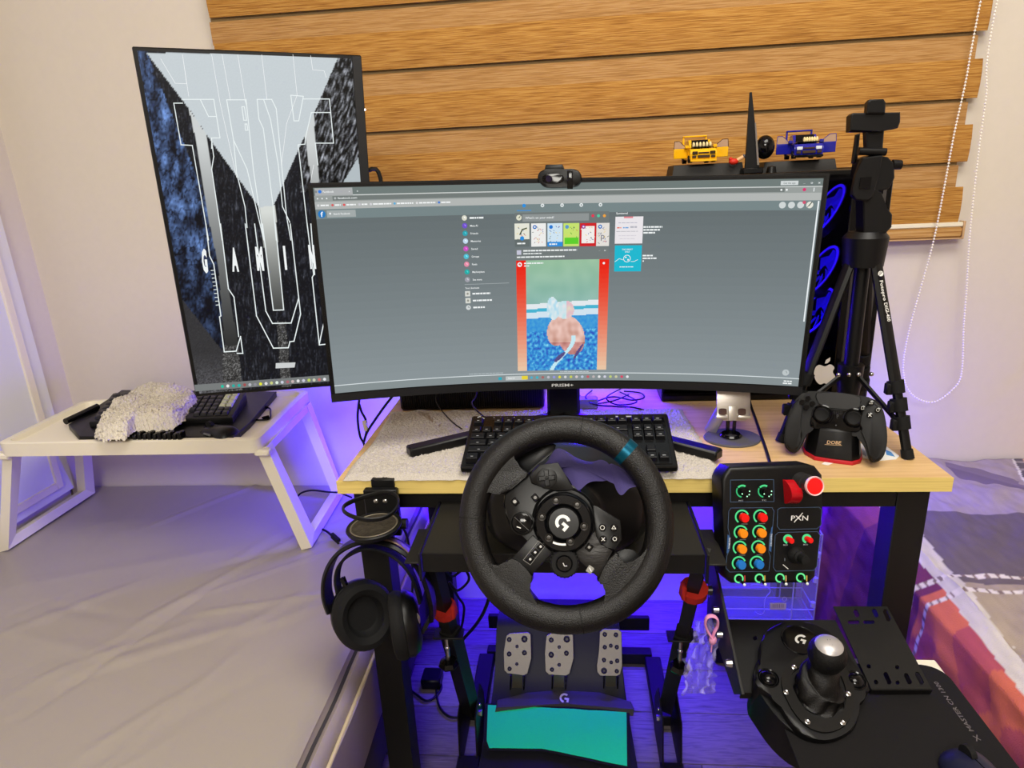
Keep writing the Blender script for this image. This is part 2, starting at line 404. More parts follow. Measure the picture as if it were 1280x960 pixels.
cc = curve(chain, 30); b = B(); acc = 0; last = cc[0]
for a, c in zip(cc, cc[1:]):
    d = (c - a).length; t = 0
    while acc + (d - t) >= .0068:
        t += .0068 - acc; acc = 0; p = a.lerp(c, t / d)
        k = bmesh.ops.create_icosphere(b.bm, subdivisions=1, radius=.0027)['verts']; bmesh.ops.translate(b.bm, verts=k, vec=p)
    acc += d - t
b.tube(cc[::6], .0006, 4)
obj('bead_chain', b, mat('bead_white', (244, 238, 226), .4), bl, 'white plastic bead chain', kind='stuff')

# ------------------------------------------------------------------ left bed
BZ = .39
def ridge(x, y, x0, y0, x1, y1, w, h):
    dx, dy = x1 - x0, y1 - y0; L = math.hypot(dx, dy); s = ((x - x0) * dx + (y - y0) * dy) / L; t = ((x - x0) * -dy + (y - y0) * dx) / L
    f = max(0, min(1, s / .06)) * max(0, min(1, (L - s) / .12)); return h * f * math.exp(-(t / w) ** 2)
random.seed(11)
RG = []
for i in range(70):
    x0 = random.uniform(-1.5, -.55); y0 = random.uniform(-1.1, .5); a = random.gauss(.75, .35) if x0 > -1.1 else random.gauss(.4, .5); L = random.uniform(.12, .55)
    RG.append((x0, y0, x0 + L * math.cos(a), y0 + L * math.sin(a), random.uniform(.006, .022), random.uniform(-.0035, .0045)))
RG += [(-.98, -.62, -.62, -.25, .008, .012), (-1.0, -.64, -.6, -.24, .02, -.006), (-.78, .05, -.55, .2, .02, .004), (-1.25, -.6, -1.02, -.5, .012, .009), (-1.3, -.4, -1.05, -.36, .01, .007)]
def bedz(x, y):
    z = BZ + sum(ridge(x, y, *r) for r in RG if abs(x - r[0]) < .7 and abs(y - r[1]) < .7)
    z += .003 * noise.noise(Vector((x * 5, y * 5, 0)))
    if x > -.56: z -= ((x + .56) / .03) ** 2 * .012
    if y > .66: z += .0
    return z
bed = thing('bed', 'bed with a satiny grey-beige fitted sheet left of the desk', 'bed', (-1.03, -.5, 0))
b = B(); b.grid(230, 230, lambda u, v: (lambda x, y: (x, y, bedz(x, y)))(-1.565 + u * 1.035, -1.5 + v * 2.215))
M_sheet = mat('satin_sheet', (158, 149, 138), .32, bump=.05, scale=900, spec=.55)
obj('fitted_sheet', b, M_sheet, bed, smooth=0).data.shade_smooth()
prof = [(-.531, .377), (-.529, .360), (-.524, .352), (-.519, .366), (-.510, .372), (-.503, .366), (-.499, .352), (-.498, .342), (-.494, .346), (-.490, .342), (-.492, .333), (-.494, .20), (-.50, .19)]
b = B()
b.grid(len(prof) - 1, 60, lambda u, v: (lambda q: (q[0] + .0012 * math.sin(v * 61), -1.5 + v * 2.2, q[1]))(prof[int(round(u * (len(prof) - 1)))]))
obj('mattress_side', b, mat('mattress_side', (158, 146, 140), .5, spec=.5), bed, 'piped edge of the mattress')
b = B(); b.tube([(-.4945, -1.5, .344), (-.4945, .7, .344)], .0035, 8); obj('piping', b, mat('piping_cream', (200, 184, 150), .5), bed)
b = B(); b.box((-1.56, -1.5, .06), (-.51, .71, .36)); obj('bed_base', b, mat('bed_base', (60, 56, 60), .8), bed)
for x in (-1.5, -.56):
    for y in (-1.4, .6): b = B(); b.box((x - .025, y - .025, 0), (x + .025, y + .025, .06)); obj('bed_foot', b, M_black, bed)

# ------------------------------------------------------------------ right bed with plaid blanket
bed2 = thing('bed', 'bed covered by a plaid blanket right of the desk', 'bed', (1.3, -.4, 0))
b = B(); b.box((.60, -1.4, .10), (1.95, .705, .42), .03, seg=2); obj('mattress', b, mat('mattress_white', (200, 195, 190), .8), bed2)
b = B(); b.box((.62, -1.38, 0), (1.93, .69, .10)); obj('bed_base', b, mat('bed_base', (60, 56, 60), .8), bed2)
def blanket(u, v):
    y = -1.42 + v * 2.13
    w = u * 1.9      # arc length from the hanging hem
    n1 = .010 * noise.noise(Vector((w * 9, y * 9, 3))) + .004 * noise.noise(Vector((w * 30, y * 24, 7)))
    fold = .010 * math.sin(y * 26 + w * 9 + 2 * noise.noise(Vector((y * 3, w * 3, 0)))) * max(0, 1 - w / .5)
    if w < .40: x = .515 + .05 * (w / .40) + n1 + fold; z = .03 + w
    elif w < .50: t = (w - .40) / .10; x = .565 + .055 * math.sin(t * PI / 2) + (n1 + fold) * (1 - t); z = .43 + .03 * math.sin(t * PI / 2) + n1 * t
    else: x = .62 + (w - .5); z = .46 + n1 - .0015
    return (x, y, z)
b = B(); b.grid(420, 440, blanket, thick=(.001, 0, .004))
M_blk = attrmat('plaid_weave', rough=.9, bump=.5, scale=420)
blk = obj('plaid_blanket', b, M_blk, bed2, 'grey, beige and red plaid blanket with white beaded stripes', smooth=0, recalc=False); blk.data.shade_smooth()
def plaid(c):
    x, y, z = c
    s = (x + z * .0) if z > .45 else x - (.46 - z) * 1.0
    s = s + (y - .1) * -.10           # the weave lies a little askew
    t = y + .012 * noise.noise(Vector((x * 4, y * 4, 1))); xl = .945 + (t - .47) * .3
    wv = .93 + .14 * noise.noise(Vector((x * 90, y * 25, z * 90)))
    if abs(t - .165) < .006 or abs(t - .115) < .006:
        k = (math.sin(s * 300) > -.6); col = (226, 218, 214) if k else (130, 110, 110)
    elif s < .585:
        col = (204, 104, 84) if t < .14 else (112, 44, 92) if t < .40 else (150, 70, 90)
        if t < .14 and noise.noise(Vector((x * 14, y * 8, z * 8))) > .12: col = (176, 78, 92)
    elif s < .632: col = (206, 198, 196)
    elif t > .35 and s > xl + .022: col = (222, 178, 160)
    elif t > .35 and s > xl: col = (96, 88, 100) if int(t * 110) % 5 else (150, 140, 146)
    elif t > .35 and s > xl - .006: col = (222, 216, 216)
    elif t > .42: col = (164, 150, 158)
    elif t > .14: col = (104, 92, 102)
    else: col = (166, 150, 138) if s < 1.05 else (120, 100, 96)
    return [min(1, q * wv) for q in s2l(col)]
vcol(blk, plaid)

# ------------------------------------------------------------------ desk
desk = thing('desk', 'oak-topped desk with a black square-tube frame', 'desk', (0, .3, 0))
M_oak = wood('oak_top', [(.25, (196, 158, 106)), (.45, (214, 178, 126)), (.6, (200, 162, 110)), (.8, (226, 194, 142))], 5, (1.0, 16, 16), rough=.38, bump=.06)
M_oakedge = wood('oak_edge', [(.25, (200, 172, 92)), (.5, (226, 200, 118)), (.75, (210, 182, 102))], 5, (.8, 30, 30), rough=.4, bump=.06)
b = B(); b.box((-.5, .0012, .7255), (.5, .6, .75), .001); obj('desktop', b, M_oak, desk)
b = B(); b.box((-.5, 0, .7255), (.5, .0012, .7497)); obj('front_edging', b, M_oakedge, desk)
for x in (-.48, .43):
    for y in (.02, .53): b = B(); b.box((x, y, 0), (x + .05, y + .05, .7255), .001); obj('leg', b, M_steel, desk)
b = B(); b.box((-.43, .022, .687), (.43, .045, .7255), .001); obj('front_rail', b, M_steel, desk)
b = B(); b.box((-.43, .555, .687), (.43, .578, .7255), .001); obj('rear_rail', b, M_steel, desk)
for x in (-.467, .443): b = B(); b.box((x, .07, .687), (x + .023, .53, .7255)); obj('side_rail', b, M_steel, desk)
b = B(); b.box((-.45, .590, .715), (.45, .598, .7255)); tag(obj('led_strip', b, mat('led_blue', (60, 20, 255), .5, emit=3)), 'blue light strip under the rear edge of the desktop', 'light')

# plush mat
def matz(x, y):
    return .7585 + .0035 * noise.noise(Vector((x * 420, y * 420, 0))) + .0025 * noise.noise(Vector((x * 150, y * 150, 5))) + .002 * noise.noise(Vector((x * 12, y * 12, 9)))
def matp(u, v):
    x0 = -.487 - .003 * math.sin(v * 9); x1 = .150 - .016 * v + .004 * noise.noise(Vector((v * 30, 0, 0)))
    y0 = -.002 + .003 * noise.noise(Vector((u * 40, 2, 0))); y1 = .325 + .008 * noise.noise(Vector((u * 24, 4, 0)))
    x = x0 + (x1 - x0) * u; y = y0 + (y1 - y0) * v
    e = min(u * 60, (1 - u) * 60, v * 30, (1 - v) * 30, 1)
    z = .7515 + (matz(x, y) - .7515) * e
    if v > .96: z += .012 * (v - .96) / .04 * (.6 + .5 * noise.noise(Vector((x * 20, 0, 0)))) * (1 if x < -.3 else .4)
    return (x, y, z)
b = B(); b.grid(520, 280, matp, thick=(0, 0, .0005))
M_plush = mat('plush_grey', (186, 178, 168), .95, bump=.5, scale=600, var=.16)
pm = obj('desk_mat', b, M_plush, smooth=0, recalc=False); pm.data.shade_smooth(); tag(pm, 'fluffy light grey plush mat spread under the black computer keyboard', 'mat')

def pose(pos, rx, ry, rz):
    return Matrix.Translation(Vector(pos)) @ Matrix.Rotation(math.radians(rz), 4, 'Z') @ Matrix.Rotation(math.radians(ry), 4, 'Y') @ Matrix.Rotation(math.radians(rx), 4, 'X')
M_frame = mat('monitor_black', (8, 8, 9), .38, bump=.04, scale=1200)

# ------------------------------------------------------------------ portrait monitor
MP = pose((-.656, .222, .846), 5.1, 2.1, 19.2)
pmn = thing('portrait_monitor', 'tall black monitor turned upright, showing a white-and-slate gaming wallpaper', 'monitor', (-.65, .26, .84))
b = B(); b.box((-.18, .0, .0), (.18, .006, .61), .002, M=MP); obj('front_frame', b, M_frame, pmn)
b = B(); b.box((-.178, .006, .002), (.178, .022, .608), .005, M=MP); b.box((-.12, .022, .14), (.12, .045, .47), .012, M=MP); obj('back_shell', b, M_frame, pmn)
b = B(); b.box((.164, -.0015, .002), (.1795, .001, .608), .0008, M=MP); obj('chin_strip', b, mat('chin_grey', (30, 30, 32), .45), pmn, 'plain thick bezel strip along the right side')
b = B(); b.box((.1775, -.001, .521), (.1815, .002, .5245), .0008, M=MP); obj('power_light', b, mat('power_white', (240, 240, 255), .4, emit=3), pmn, 'small white power light')
b = B(); b.cyl(MP @ Vector((0, .045, .3)), MP @ Vector((.02, .10, .28)), .035); b.tube(curve([MP @ Vector((.02, .10, .28)), MP @ Vector((.03, .12, .1)), (-.60, .54, .86), (-.60, .54, .765)], 6), .02, 10)
obj('stand_column', b, M_frame, pmn)
b = B(); b.cyl((-.465, .54, .7505), (-.465, .54, .768), .03); b.tube([(-.6, .54, .775), (-.465, .54, .775)], .012); obj('stand_clamp', b, M_frame, pmn)
b = B(); b.tube(curve([MP @ Vector((.15, .03, .40)), MP @ Vector((.195, .03, .42)), MP @ Vector((.205, .03, .36)), MP @ Vector((.21, .04, .25))], 5), .004, 6); obj('monitor_cable', b, M_cable, pmn)
FP = Fr(MP @ Vector((0, 0, 0)), MP.to_3x3() @ Vector((0, -1, 0)), MP.to_3x3() @ Vector((1, 0, 0)))
# wallpaper
def inpoly(px, py, poly):
    r = False; n = len(poly)
    for i in range(n):
        x0, y0 = poly[i]; x1, y1 = poly[i - 1]
        if (y0 > py) != (y1 > py) and px < (x1 - x0) * (py - y0) / (y1 - y0) + x0: r = not r
    return r
P_top = [(183, 66), (424, 68), (381, 169), (342, 257), (324, 259), (258, 168), (240, 141)]
P_ls = [(236, 136), (258, 168), (278, 300), (285.5, 360), (298, 432), (281, 432), (272.6, 331), (262, 280), (247, 185)]
P_ms = [(324, 256), (344, 256), (347, 300), (355, 388), (341, 388), (327, 285)]
P_rs = [(381, 168), (392, 142), (404, 300), (395, 300), (389, 227)]
P_br = [(448, 196), (429, 228), (452, 228)]
P_ls2 = [(279, 432), (298, 432), (304, 495), (278, 495)]; P_ms2 = [(346, 402), (357, 402), (365, 490), (352, 490)]
P_grey = [(226, 372), (279, 440), (290, 500), (240, 500)]
def wall_col(x, y):
    w = Vector((x, y, 0))
    if inpoly(x, y, P_top): k = .86 + .02 * noise.noise(w * .6); return (k * .90, k * .94, k * .96)
    for q in (P_ls, P_rs):
        if inpoly(x, y, q):
            k = .80 - max(0, (y - 180) / 250) * .62; return (k, k * 1.02, k * 1.02)
    if inpoly(x, y, P_ms): k = .84 - max(0, (y - 265) / 125) * .58; return (k, k * 1.02, k)
    if inpoly(x, y, P_br): return (.7, .74, .76)
    if inpoly(x, y, P_ls2) or inpoly(x, y, P_ms2):
        k = .12 + .5 * max(0, noise.noise(w * 1.6) + .25); return (k, k, k)
    if inpoly(x, y, P_grey):
        k = .2 + .05 * noise.noise(w * 1.2) + max(0, (y - 440) / 50) * .28 * (noise.noise(w * 1.7) + .4); return (k, k, k * 1.05)
    if x < 185 + (y - 68) * .40 and x < 278:
        a = noise.noise(Vector((x * .09, y * .045, 2))) ; t = noise.noise(Vector((x * .35, y * .2, 4))); e = abs(noise.noise(Vector((x * .16, y * .08, 8))))
        k = max(0, .22 + .55 * a + .3 * t + (.15 if y < 330 else 0) - .25 * (e < .06)) * (1 - max(0, (y - 330) / 260)); return (k * .50 + .03, k * .66 + .04, k * .92 + .08)
    if x > 375 and y < 240:
        t = noise.noise(Vector((x * .35 + y * .12, y * .09 - x * .05, 4))); q = noise.noise(Vector((x * .8, y * .5, 6)))
        k = max(0.02, .22 + .75 * t + .3 * q); return (k * .9, k * .92, k * .97)
    t = noise.noise(Vector((x * .55 + 2 * noise.noise(Vector((x * .05, y * .03, 0))), y * .06, 4))); q = noise.noise(Vector((x * 1.1, y * .3, 6)))
    k = max(0, .06 + .35 * max(0, t - .12) + .22 * max(0, q - .2) * 1.6); return (k * .9 + .01, k * .93 + .015, k + .035)
NX, NY = 190, 330
b = B(); b.grid(NX, NY, lambda u, v: MP @ Vector((-.1725 + u * (.1635 + .1725), -.0006, .007 + v * .597)))
scr = obj('screen', b, attrmat('wallpaper_light', emission=True, gain=1.0), pmn, 'lit screen with a geometric white V wallpaper', smooth=0)
def wc(c):
    x, y = toimg(c); k = wall_col(x, y); return list(s2l(tuple(min(255, q * 255) for q in k)))
vcol(scr, wc)
d = Draw(lambda x, y, z: FP.P(x, y, .0012 + z))
LW = (232, 240, 240)
def sc1(l, ox=150, oy=50, k=3.84): return [(ox + x / k, oy + y / k) for x, y in l]
def sc2(l): return sc1(l, 180, 280, 4.2667)
for l in ([(300, 285), (450, 285), (480, 470), (440, 470), (440, 520)], [(300, 303), (258, 303), (293, 503), (347, 506), (425, 960)], [(385, 285), (425, 367), (462, 367)],
          [(512, 287), (600, 287), (608, 315)], [(512, 287), (545, 480), (610, 620), (690, 960)], [(585, 320), (597, 320), (608, 385), (594, 385), (585, 320)], [(600, 403), (609, 403), (614, 433), (602, 433), (600, 403)],
          [(605, 285), (640, 620), (690, 960)], [(658, 285), (728, 285), (750, 330), (800, 850), (820, 960)], [(658, 285), (667, 380), (688, 425), (735, 800), (750, 960)], [(690, 287), (722, 380), (760, 600), (780, 800), (815, 875)],
          [(820, 265), (880, 270), (858, 388), (835, 388), (820, 265)], [(880, 283), (1005, 283), (1025, 495), (937, 495), (950, 600)], [(918, 348), (1010, 348)], [(918, 350), (890, 470), (888, 500), (855, 503), (900, 900)],
          [(438, 470), (450, 560), (440, 620), (490, 960)], [(545, 480), (560, 640), (600, 800), (610, 900)]):
    d.line(sc1(l), 1.15, LW)
for l in ([(930, 600), (915, 680)], [(300, 70), (330, 270)], [(440, 70), (480, 300), (560, 660)], [(490, 70), (530, 290)], [(565, 70), (600, 285)], [(680, 70), (705, 285)], [(830, 70), (850, 265), (800, 400), (775, 600)], [(915, 75), (925, 143), (980, 148), (990, 180)], [(195, 90), (265, 208), (320, 210), (300, 70)]):
    d.line(sc1(l), .45, (250, 252, 252))
for l in ([(330, 0), (350, 170), (372, 215), (410, 490), (403, 495), (428, 682), (492, 678), (515, 600), (527, 690), (497, 690)], [(408, 0), (450, 345), (480, 390), (505, 600)],
          [(540, 0), (600, 490), (690, 662), (770, 660), (778, 628), (800, 625), (835, 480), (780, 0)], [(590, 0), (650, 465), (685, 530), (785, 528), (825, 395)], [(632, 0), (690, 460), (745, 458), (700, 0)],
          [(870, 0), (905, 270), (897, 285), (935, 645), (970, 641)], [(890, 0), (910, 270)], [(935, 640), (958, 530)]):
    d.line(sc2(l), 1.3, LW)
for i in range(10): d.line(sc2([(358 + i * 3.0, 248 + i * 20.5), (370 + i * 3.0, 247 + i * 20.5)]), .9, LW)
d.up()
for ch, x, y0 in (('G', 302, 130), ('A', 462, 123), ('M', 590, 118), ('I', 738, 113), ('N', 873, 108)):
    a, y_ = 180 + x / 4.2667, 280 + (y0 + 122) / 4.2667
    d.text(ch, a + 3, y_, {'G': 6.5, 'A': 7.5, 'M': 9, 'I': 3, 'N': 7.5}[ch], 27, (240, 244, 244), shear=-.14, bold=.06)
d.quad(*sc2([(703, 742), (808, 738), (803, 765), (702, 770)]), (205, 208, 208)); d.quad((205 + 0, 0), (205, 0), (205, 0), (205, 0), (0, 0, 0)) if 0 else None
tb = [(244 - .4, 481.6), (413.8, 470.0), (416, 482), (246.5, 493.2)]
d.quad(sc2([(268, 858)])[0], sc2([(985, 805)])[0], sc2([(994, 838)])[0], sc2([(274, 893)])[0], (118, 122, 122)); d.up()
ic = [(418, 866, (30, 190, 160)), (447, 864, (230, 230, 230)), (477, 863, (40, 170, 160)), (507, 861, (30, 180, 170)), (537, 858, (160, 80, 80)), (565, 857, (180, 180, 190)), (593, 856, (140, 140, 150)), (622, 853, (225, 225, 60)), (651, 851, (220, 220, 220)), (680, 848, (200, 205, 130)), (709, 846, (220, 235, 220)), (737, 844, (200, 205, 220)), (766, 842, (170, 100, 110)), (793, 840, (200, 180, 180)), (822, 837, (225, 225, 225)), (851, 835, (200, 200, 215)), (880, 833, (190, 210, 100)), (907, 832, (200, 205, 180)), (935, 830, (200, 110, 110)), (963, 828, (225, 225, 230))]
for x, y, c in ic: q = sc2([(x, y)])[0]; d.disc(q[0], q[1], 2.0, c, 8)
d.build('screen_graphics', M_glow, scr, 'white outlines, letters and taskbar icons on the screen')

# ------------------------------------------------------------------ ultrawide monitor
MM = pose((-.11, .145, .862), .6, 1.6, 4.3); MMi = MM.inverted(); RC = 1.5; MWd, MH = .815, .365
def cyl_pt(s, z, o=0):        # s: arc length from centre, o: offset in front of the glass
    a = s / RC; r = RC - o; return MM @ Vector((r * math.sin(a), -RC + r * math.cos(a), z))
# glass runs s in [-HW, HW]
HW = RC * math.asin(MWd / 2 / RC)
def px2s(px, py):
    o = MMi @ CP; dd = MMi.to_3x3() @ ray(px, py)
    A = dd.x ** 2 + dd.y ** 2; Bq = 2 * (o.x * dd.x + (o.y + RC) * dd.y); Cq = o.x ** 2 + (o.y + RC) ** 2 - RC ** 2
    t = (-Bq + math.sqrt(Bq * Bq - 4 * A * Cq)) / (2 * A); p = o + dd * t
    return (RC * math.atan2(p.x, p.y + RC), p.z)
um = thing('ultrawide_monitor', 'wide curved black monitor in the middle of the desk showing a social media page', 'monitor', (-.11, .27, .75))
def shell(b, s0, s1, z0, z1, o0, o1, n=40, inset=0):
    fr = []; 
    for i in range(n + 1):
        s = s0 + (s1 - s0) * i / n
        fr.append([b.bm.verts.new(cyl_pt(s, z, o)) for z, o in ((z0, o0), (z1, o0), (z1 - inset, o1), (z0 + inset, o1))])
    for a, c in zip(fr, fr[1:]):
        for k in range(4): b.bm.faces.new((a[k], c[k], c[(k + 1) % 4], a[(k + 1) % 4]))
    b.bm.faces.new(fr[0]); b.bm.faces.new(fr[-1][::-1])
b = B(); shell(b, -HW, HW, 0, MH, 0, -.010); obj('frame', b, M_frame, um)
b = B(); shell(b, -HW + .01, HW - .01, .01, MH - .01, -.010, -.034, inset=.03); b.box((-.1, .03, .06), (.1, .06, .26), .01, M=MM); obj('back_shell', b, M_frame, um)
TL, TR_, BL_, BR_ = px2s(393, 237), px2s(1025, 224.4), px2s(420.6, 486), px2s(995.3, 479)
S0, S1 = -HW + .0075, HW - .008; Z0, Z1 = .0165, MH - .0075
b = B(); shell(b, -HW, HW, 0, .0145, .0022, 0); obj('chin_strip', b, mat('chin_black', (20, 20, 22), .5), um, 'plain black lower bezel')
b = B(); shell(b, -HW, HW, MH - .004, MH, .0012, 0); shell(b, -HW, -HW + .004, 0, MH, .0012, 0, 2); shell(b, HW - .004, HW, 0, MH, .0012, 0, 2); obj('bezel_lip', b, M_frame, um)
# lit picture
SWm = (S1 - S0) * 1000; SHm = (Z1 - Z0) * 1000
def smap(x, y, z): return cyl_pt(S0 + x / 1000, Z1 - y / 1000, .0008 + z)
def mm(px, py): s, z = px2s(px, py); return ((s - S0) * 1000, (Z1 - z) * 1000)
d = Draw(smap)
d.quad((0, 0), (SWm, 0), (SWm, SHm), (0, SHm), (92, 102, 104), 150, 24, col2=(140, 150, 154)); scr_d = d  # grey lightens downward: viewing-angle glow put into the screen colour
scr = d.build('screen', M_glow, um, 'lit curved screen showing a grey web page')
d = Draw(smap, 5); d.z = .0001
def wide(y0, y1, c, x0=0, x1=None, n=150): d.quad((x0, y0), (x1 or SWm, y0), (x1 or SWm, y1), (x0, y1), c, n)
wide(0, 12, (108, 120, 118)); wide(12, 21.5, (150, 156, 154)); wide(21.5, 33, (176, 180, 178)); wide(33, 48, (116, 132, 134)); d.up()
wide(0.8, 12, (170, 173, 174), 2, 60, 4); wide(11.4, 12.6, (212, 216, 214), 60); wide(13.2, 20, (112, 120, 118), 28, SWm - 55, 30); d.up()
W_ = (238, 242, 242)
def bar(x, y, w, h=2.4, c=W_): 
    x0 = x; 
    while x0 < x + w - 1: k = min(random.uniform(3, 9), x + w - x0); d.rect(x0, y - h / 2, x0 + k - .9, y + h / 2, c); x0 += k
d.disc(3.5, 6, 2, (130, 135, 135)); d.disc(9.5, 6, 2.6, (40, 120, 220)); d.text('Facebook', 14, 7.8, 17, 3.2, W_); d.text('x', 54, 7.4, 2, 2, W_); d.text('+', 66, 8, 3, 3, W_)
for i in range(3): d.disc(5 + i * 7, 16.6, 1.2, (225, 230, 230))
d.disc(32, 16.6, 1.8, (180, 185, 185)); d.text('facebook.com', 36, 17.8, 30, 3, W_)
x = 5
for w, c in ((14, (210, 210, 210)), (10, (214, 90, 90)), (16, (225, 80, 80)), (10, (200, 200, 205)), (30, (210, 210, 215)), (28, (90, 170, 215)), (28, (220, 220, 220)), (16, (60, 120, 210))):
    d.disc(x, 27, 1.9, c); bar(x + 3.5, 27, w, 2.2, (240, 243, 243)); x += w + 8
d.disc(9, 40.5, 6, (28, 120, 190)); d.text('f', 7, 44.5, 4.2, 8, (245, 250, 255)); d.rect(17, 35, 62, 46, (160, 168, 168)); d.disc(22, 40, 1.6, W_); d.text('Search Facebook', 27, 42, 26, 3, W_)
d.rect(SWm - 62, 3, SWm - 36, 9.5, (208, 214, 214)); d.text('Get the app', SWm - 58, 7.8, 18, 3, (120, 130, 130))
for i, t in enumerate(('-', 'o', 'x')): d.text(t, SWm - 29 + i * 11, 7.8, 3.4, 3.4 if t != '-' else .9, W_)
d.disc(SWm - 60, 16.6, 1.6, W_); d.disc(SWm - 52, 16.6, 1.6, W_); d.disc(SWm - 26, 16.6, 2.6, (210, 50, 110)); d.line([(SWm - 12, 14.5), (SWm - 12, 19)], 1.2, W_)
for i, c in enumerate(((205, 212, 212), (205, 212, 212), (205, 212, 212), (225, 225, 215))): d.disc(SWm - 56 + i * 13.5, 40, 5.2, c)
d.disc(SWm - 24, 36, 2.6, (205, 80, 110)); d.line([(SWm - 18, 43), (SWm - 13, 36)], 1.4, (40, 60, 40))
d.rect(SWm - 4.2, 34, SWm - 2.0, 228, (232, 238, 240), ny=6)
d.disc(SWm - 22, 318, 5.6, (188, 196, 198)); d.disc(SWm - 22, 318, 3, (110, 120, 122))
# tabs in the page header
for px, c in ((655, (36, 140, 220)), (678, (226, 232, 232)), (702.5, (226, 232, 232)), (726.5, (226, 232, 232)), (750.5, (226, 232, 232))):
    q = mm(px, 257 - (px - 655) * .012); d.disc(q[0], q[1], 3.0, c)
    if c[0] > 100: d.disc(q[0], q[1], 1.2, (120, 132, 134))
q = mm(655, 263); d.rect(q[0] - 12, q[1] - .4, q[0] + 12, q[1] + .8, (36, 140, 220))
# left menu
names = [('', 24, (215, 215, 200)), ('Meta AI', 13, (110, 80, 200)), ('Friends', 13, (40, 160, 175)), ('Memories', 17, (190, 215, 235)), ('Saved', 11, (200, 80, 190)), ('Groups', 13, (80, 190, 210)), ('Reels', 9, (230, 140, 165)), ('Marketplace', 21, (30, 170, 165)), ('See more', 16, (160, 160, 170))]
for i, (t, w, c) in enumerate(names):
    px = 580.4 + i * .48; py = 272.4 + i * 9.62; q = mm(px, py); d.disc(q[0], q[1], 4.4, c); d.disc(q[0] + .3, q[1] - .3, 1.9, tuple(min(255, k + 50) for k in c))
    q = mm(px + 6.5, py)
    if t: d.text(t, q[0], q[1] + 1.7, w, 3.2, W_)
    else: bar(q[0], q[1], w, 2.8)
q0 = mm(581, 355.5); q1 = mm(636, 353.5); d.line([q0, q1], .7, (170, 178, 180))
q = mm(581.5, 360); d.text('Your shortcuts', q[0], q[1] + 1.5, 24, 3, W_)
for i, (py, w) in enumerate(((367, 32), (375.6, 34), (384.2, 22))):
    q = mm(584.5 + i * .5, py); 
    if i < 2: d.rect(q[0] - 4.4, q[1] - 4.6, q[0] + 4.4, q[1] + 4.6, (214, 216, 208)); d.disc(q[0], q[1], 2, (150, 150, 140))
    else: d.disc(q[0], q[1], 4.2, (210, 215, 215)); d.disc(q[0], q[1], 1.8, (110, 120, 120))
    q = mm(590.5 + i * .5, py); bar(q[0], q[1], w, 2.8)
# composer and stories
def pr(x0, y0, x1, y1, c, **k): a = mm(x0, y0); e = mm(x1, y1); d.rect(a[0], a[1], e[0], e[1], c, **k); return a, e
pr(643.5, 266, 761, 277.5, (108, 116, 116)); d.up(); pr(653, 268, 736, 275.5, (140, 146, 146)); d.up()
q = mm(648.6, 272); d.disc(q[0], q[1], 4.6, (220, 220, 200)); d.line([(q[0] - 1.5, q[1] + 2.6), (q[0] + 2.2, q[1] - 2.6)], 1.3, (70, 80, 50))
q = mm(656.5, 272.4); d.text("What's on your mind?", q[0], q[1] + 1.5, 48, 3.4, W_)
for px, c in ((741, (225, 50, 80)), (748, (80, 200, 160)), (755.4, (235, 160, 60))): q = mm(px, 269.6); d.disc(q[0], q[1], 2.5, c)
cards = [(643, 661.8, (228, 228, 214), (70, 90, 40)), (663.8, 682.4, (236, 236, 234), (190, 90, 80)), (684.2, 703, (205, 226, 240), (40, 120, 190)), (704.2, 723.6, (196, 224, 110), (90, 190, 40)), (724.8, 744.8, (206, 28, 34), (240, 236, 232)), (745.6, 761, (226, 222, 216), (130, 140, 170))]
for i, (x0, x1, c, c2) in enumerate(cards):
    a, e = pr(x0, 279.4 - i * .15, x1, 308 - i * .15, c); d.up(); w = e[0] - a[0]; h = e[1] - a[1]; random.seed(40 + i)
    if i == 4: d.rect(a[0] + 3, a[1] + 5, e[0] - 3, e[1] - 5, c2)
    for k in range(22):
        xx = a[0] + random.uniform(.12, .88) * w; yy = a[1] + random.uniform(.15, .85) * h; cc_ = random.choice([c2, (200, 60, 60), (60, 90, 160), (235, 200, 80), (90, 100, 90)]); d.line([(xx, yy), (xx + random.uniform(-2.5, 2.5), yy + random.uniform(-2.5, 2.5))], .8, cc_)
    if i == 0: d.rect(a[0], a[1] + h * .68, e[0], e[1], (96, 106, 106)); d.disc((a[0] + e[0]) / 2, a[1] + h * .64, 3.6, (30, 140, 220)); d.line([(a[0] + 9, a[1] + 18), (a[0] + 13, a[1] + 10), (a[0] + 20, a[1] + 8)], 2, (60, 70, 30)); bar(a[0] + 4, a[1] + h * .86, 15, 2.4)
    elif i == 2: d.rect(a[0], a[1] + h * .8, e[0], e[1], (40, 140, 220)); d.disc(a[0] + 6, a[1] + 6, 3.2, (30, 120, 210)); bar(a[0] + 3, a[1] + h * .9, 14, 2.4)
    elif i == 3: d.rect(a[0] + 2, a[1] + h * .62, e[0] - 1, a[1] + h * .9, (90, 205, 40)); d.disc(a[0] + 6, a[1] + 6, 3.2, (90, 150, 200))
    elif i in (1, 4, 5): d.disc(a[0] + 6, a[1] + 6, 3.4, (40, 110, 190) if i != 4 else (150, 40, 150)); d.disc(a[0] + 6, a[1] + 6, 1.6, (230, 235, 240))
    if i == 5: d.text('p', a[0] + 7, a[1] + 26, 7, 10, (130, 130, 140))
pr(644, 310.5, 760, 323.5, (112, 120, 120)); d.up()
q = mm(648.8, 315.6); d.rect(q[0] - 4, q[1] - 4, q[0] + 3.6, q[1] + 3.6, (196, 196, 214)); q = mm(654, 313.4); bar(q[0], q[1], 92, 2.4); q = mm(654, 317); bar(q[0], q[1], 32, 1.8); q = mm(646, 321.4); bar(q[0], q[1], 82, 2.2)
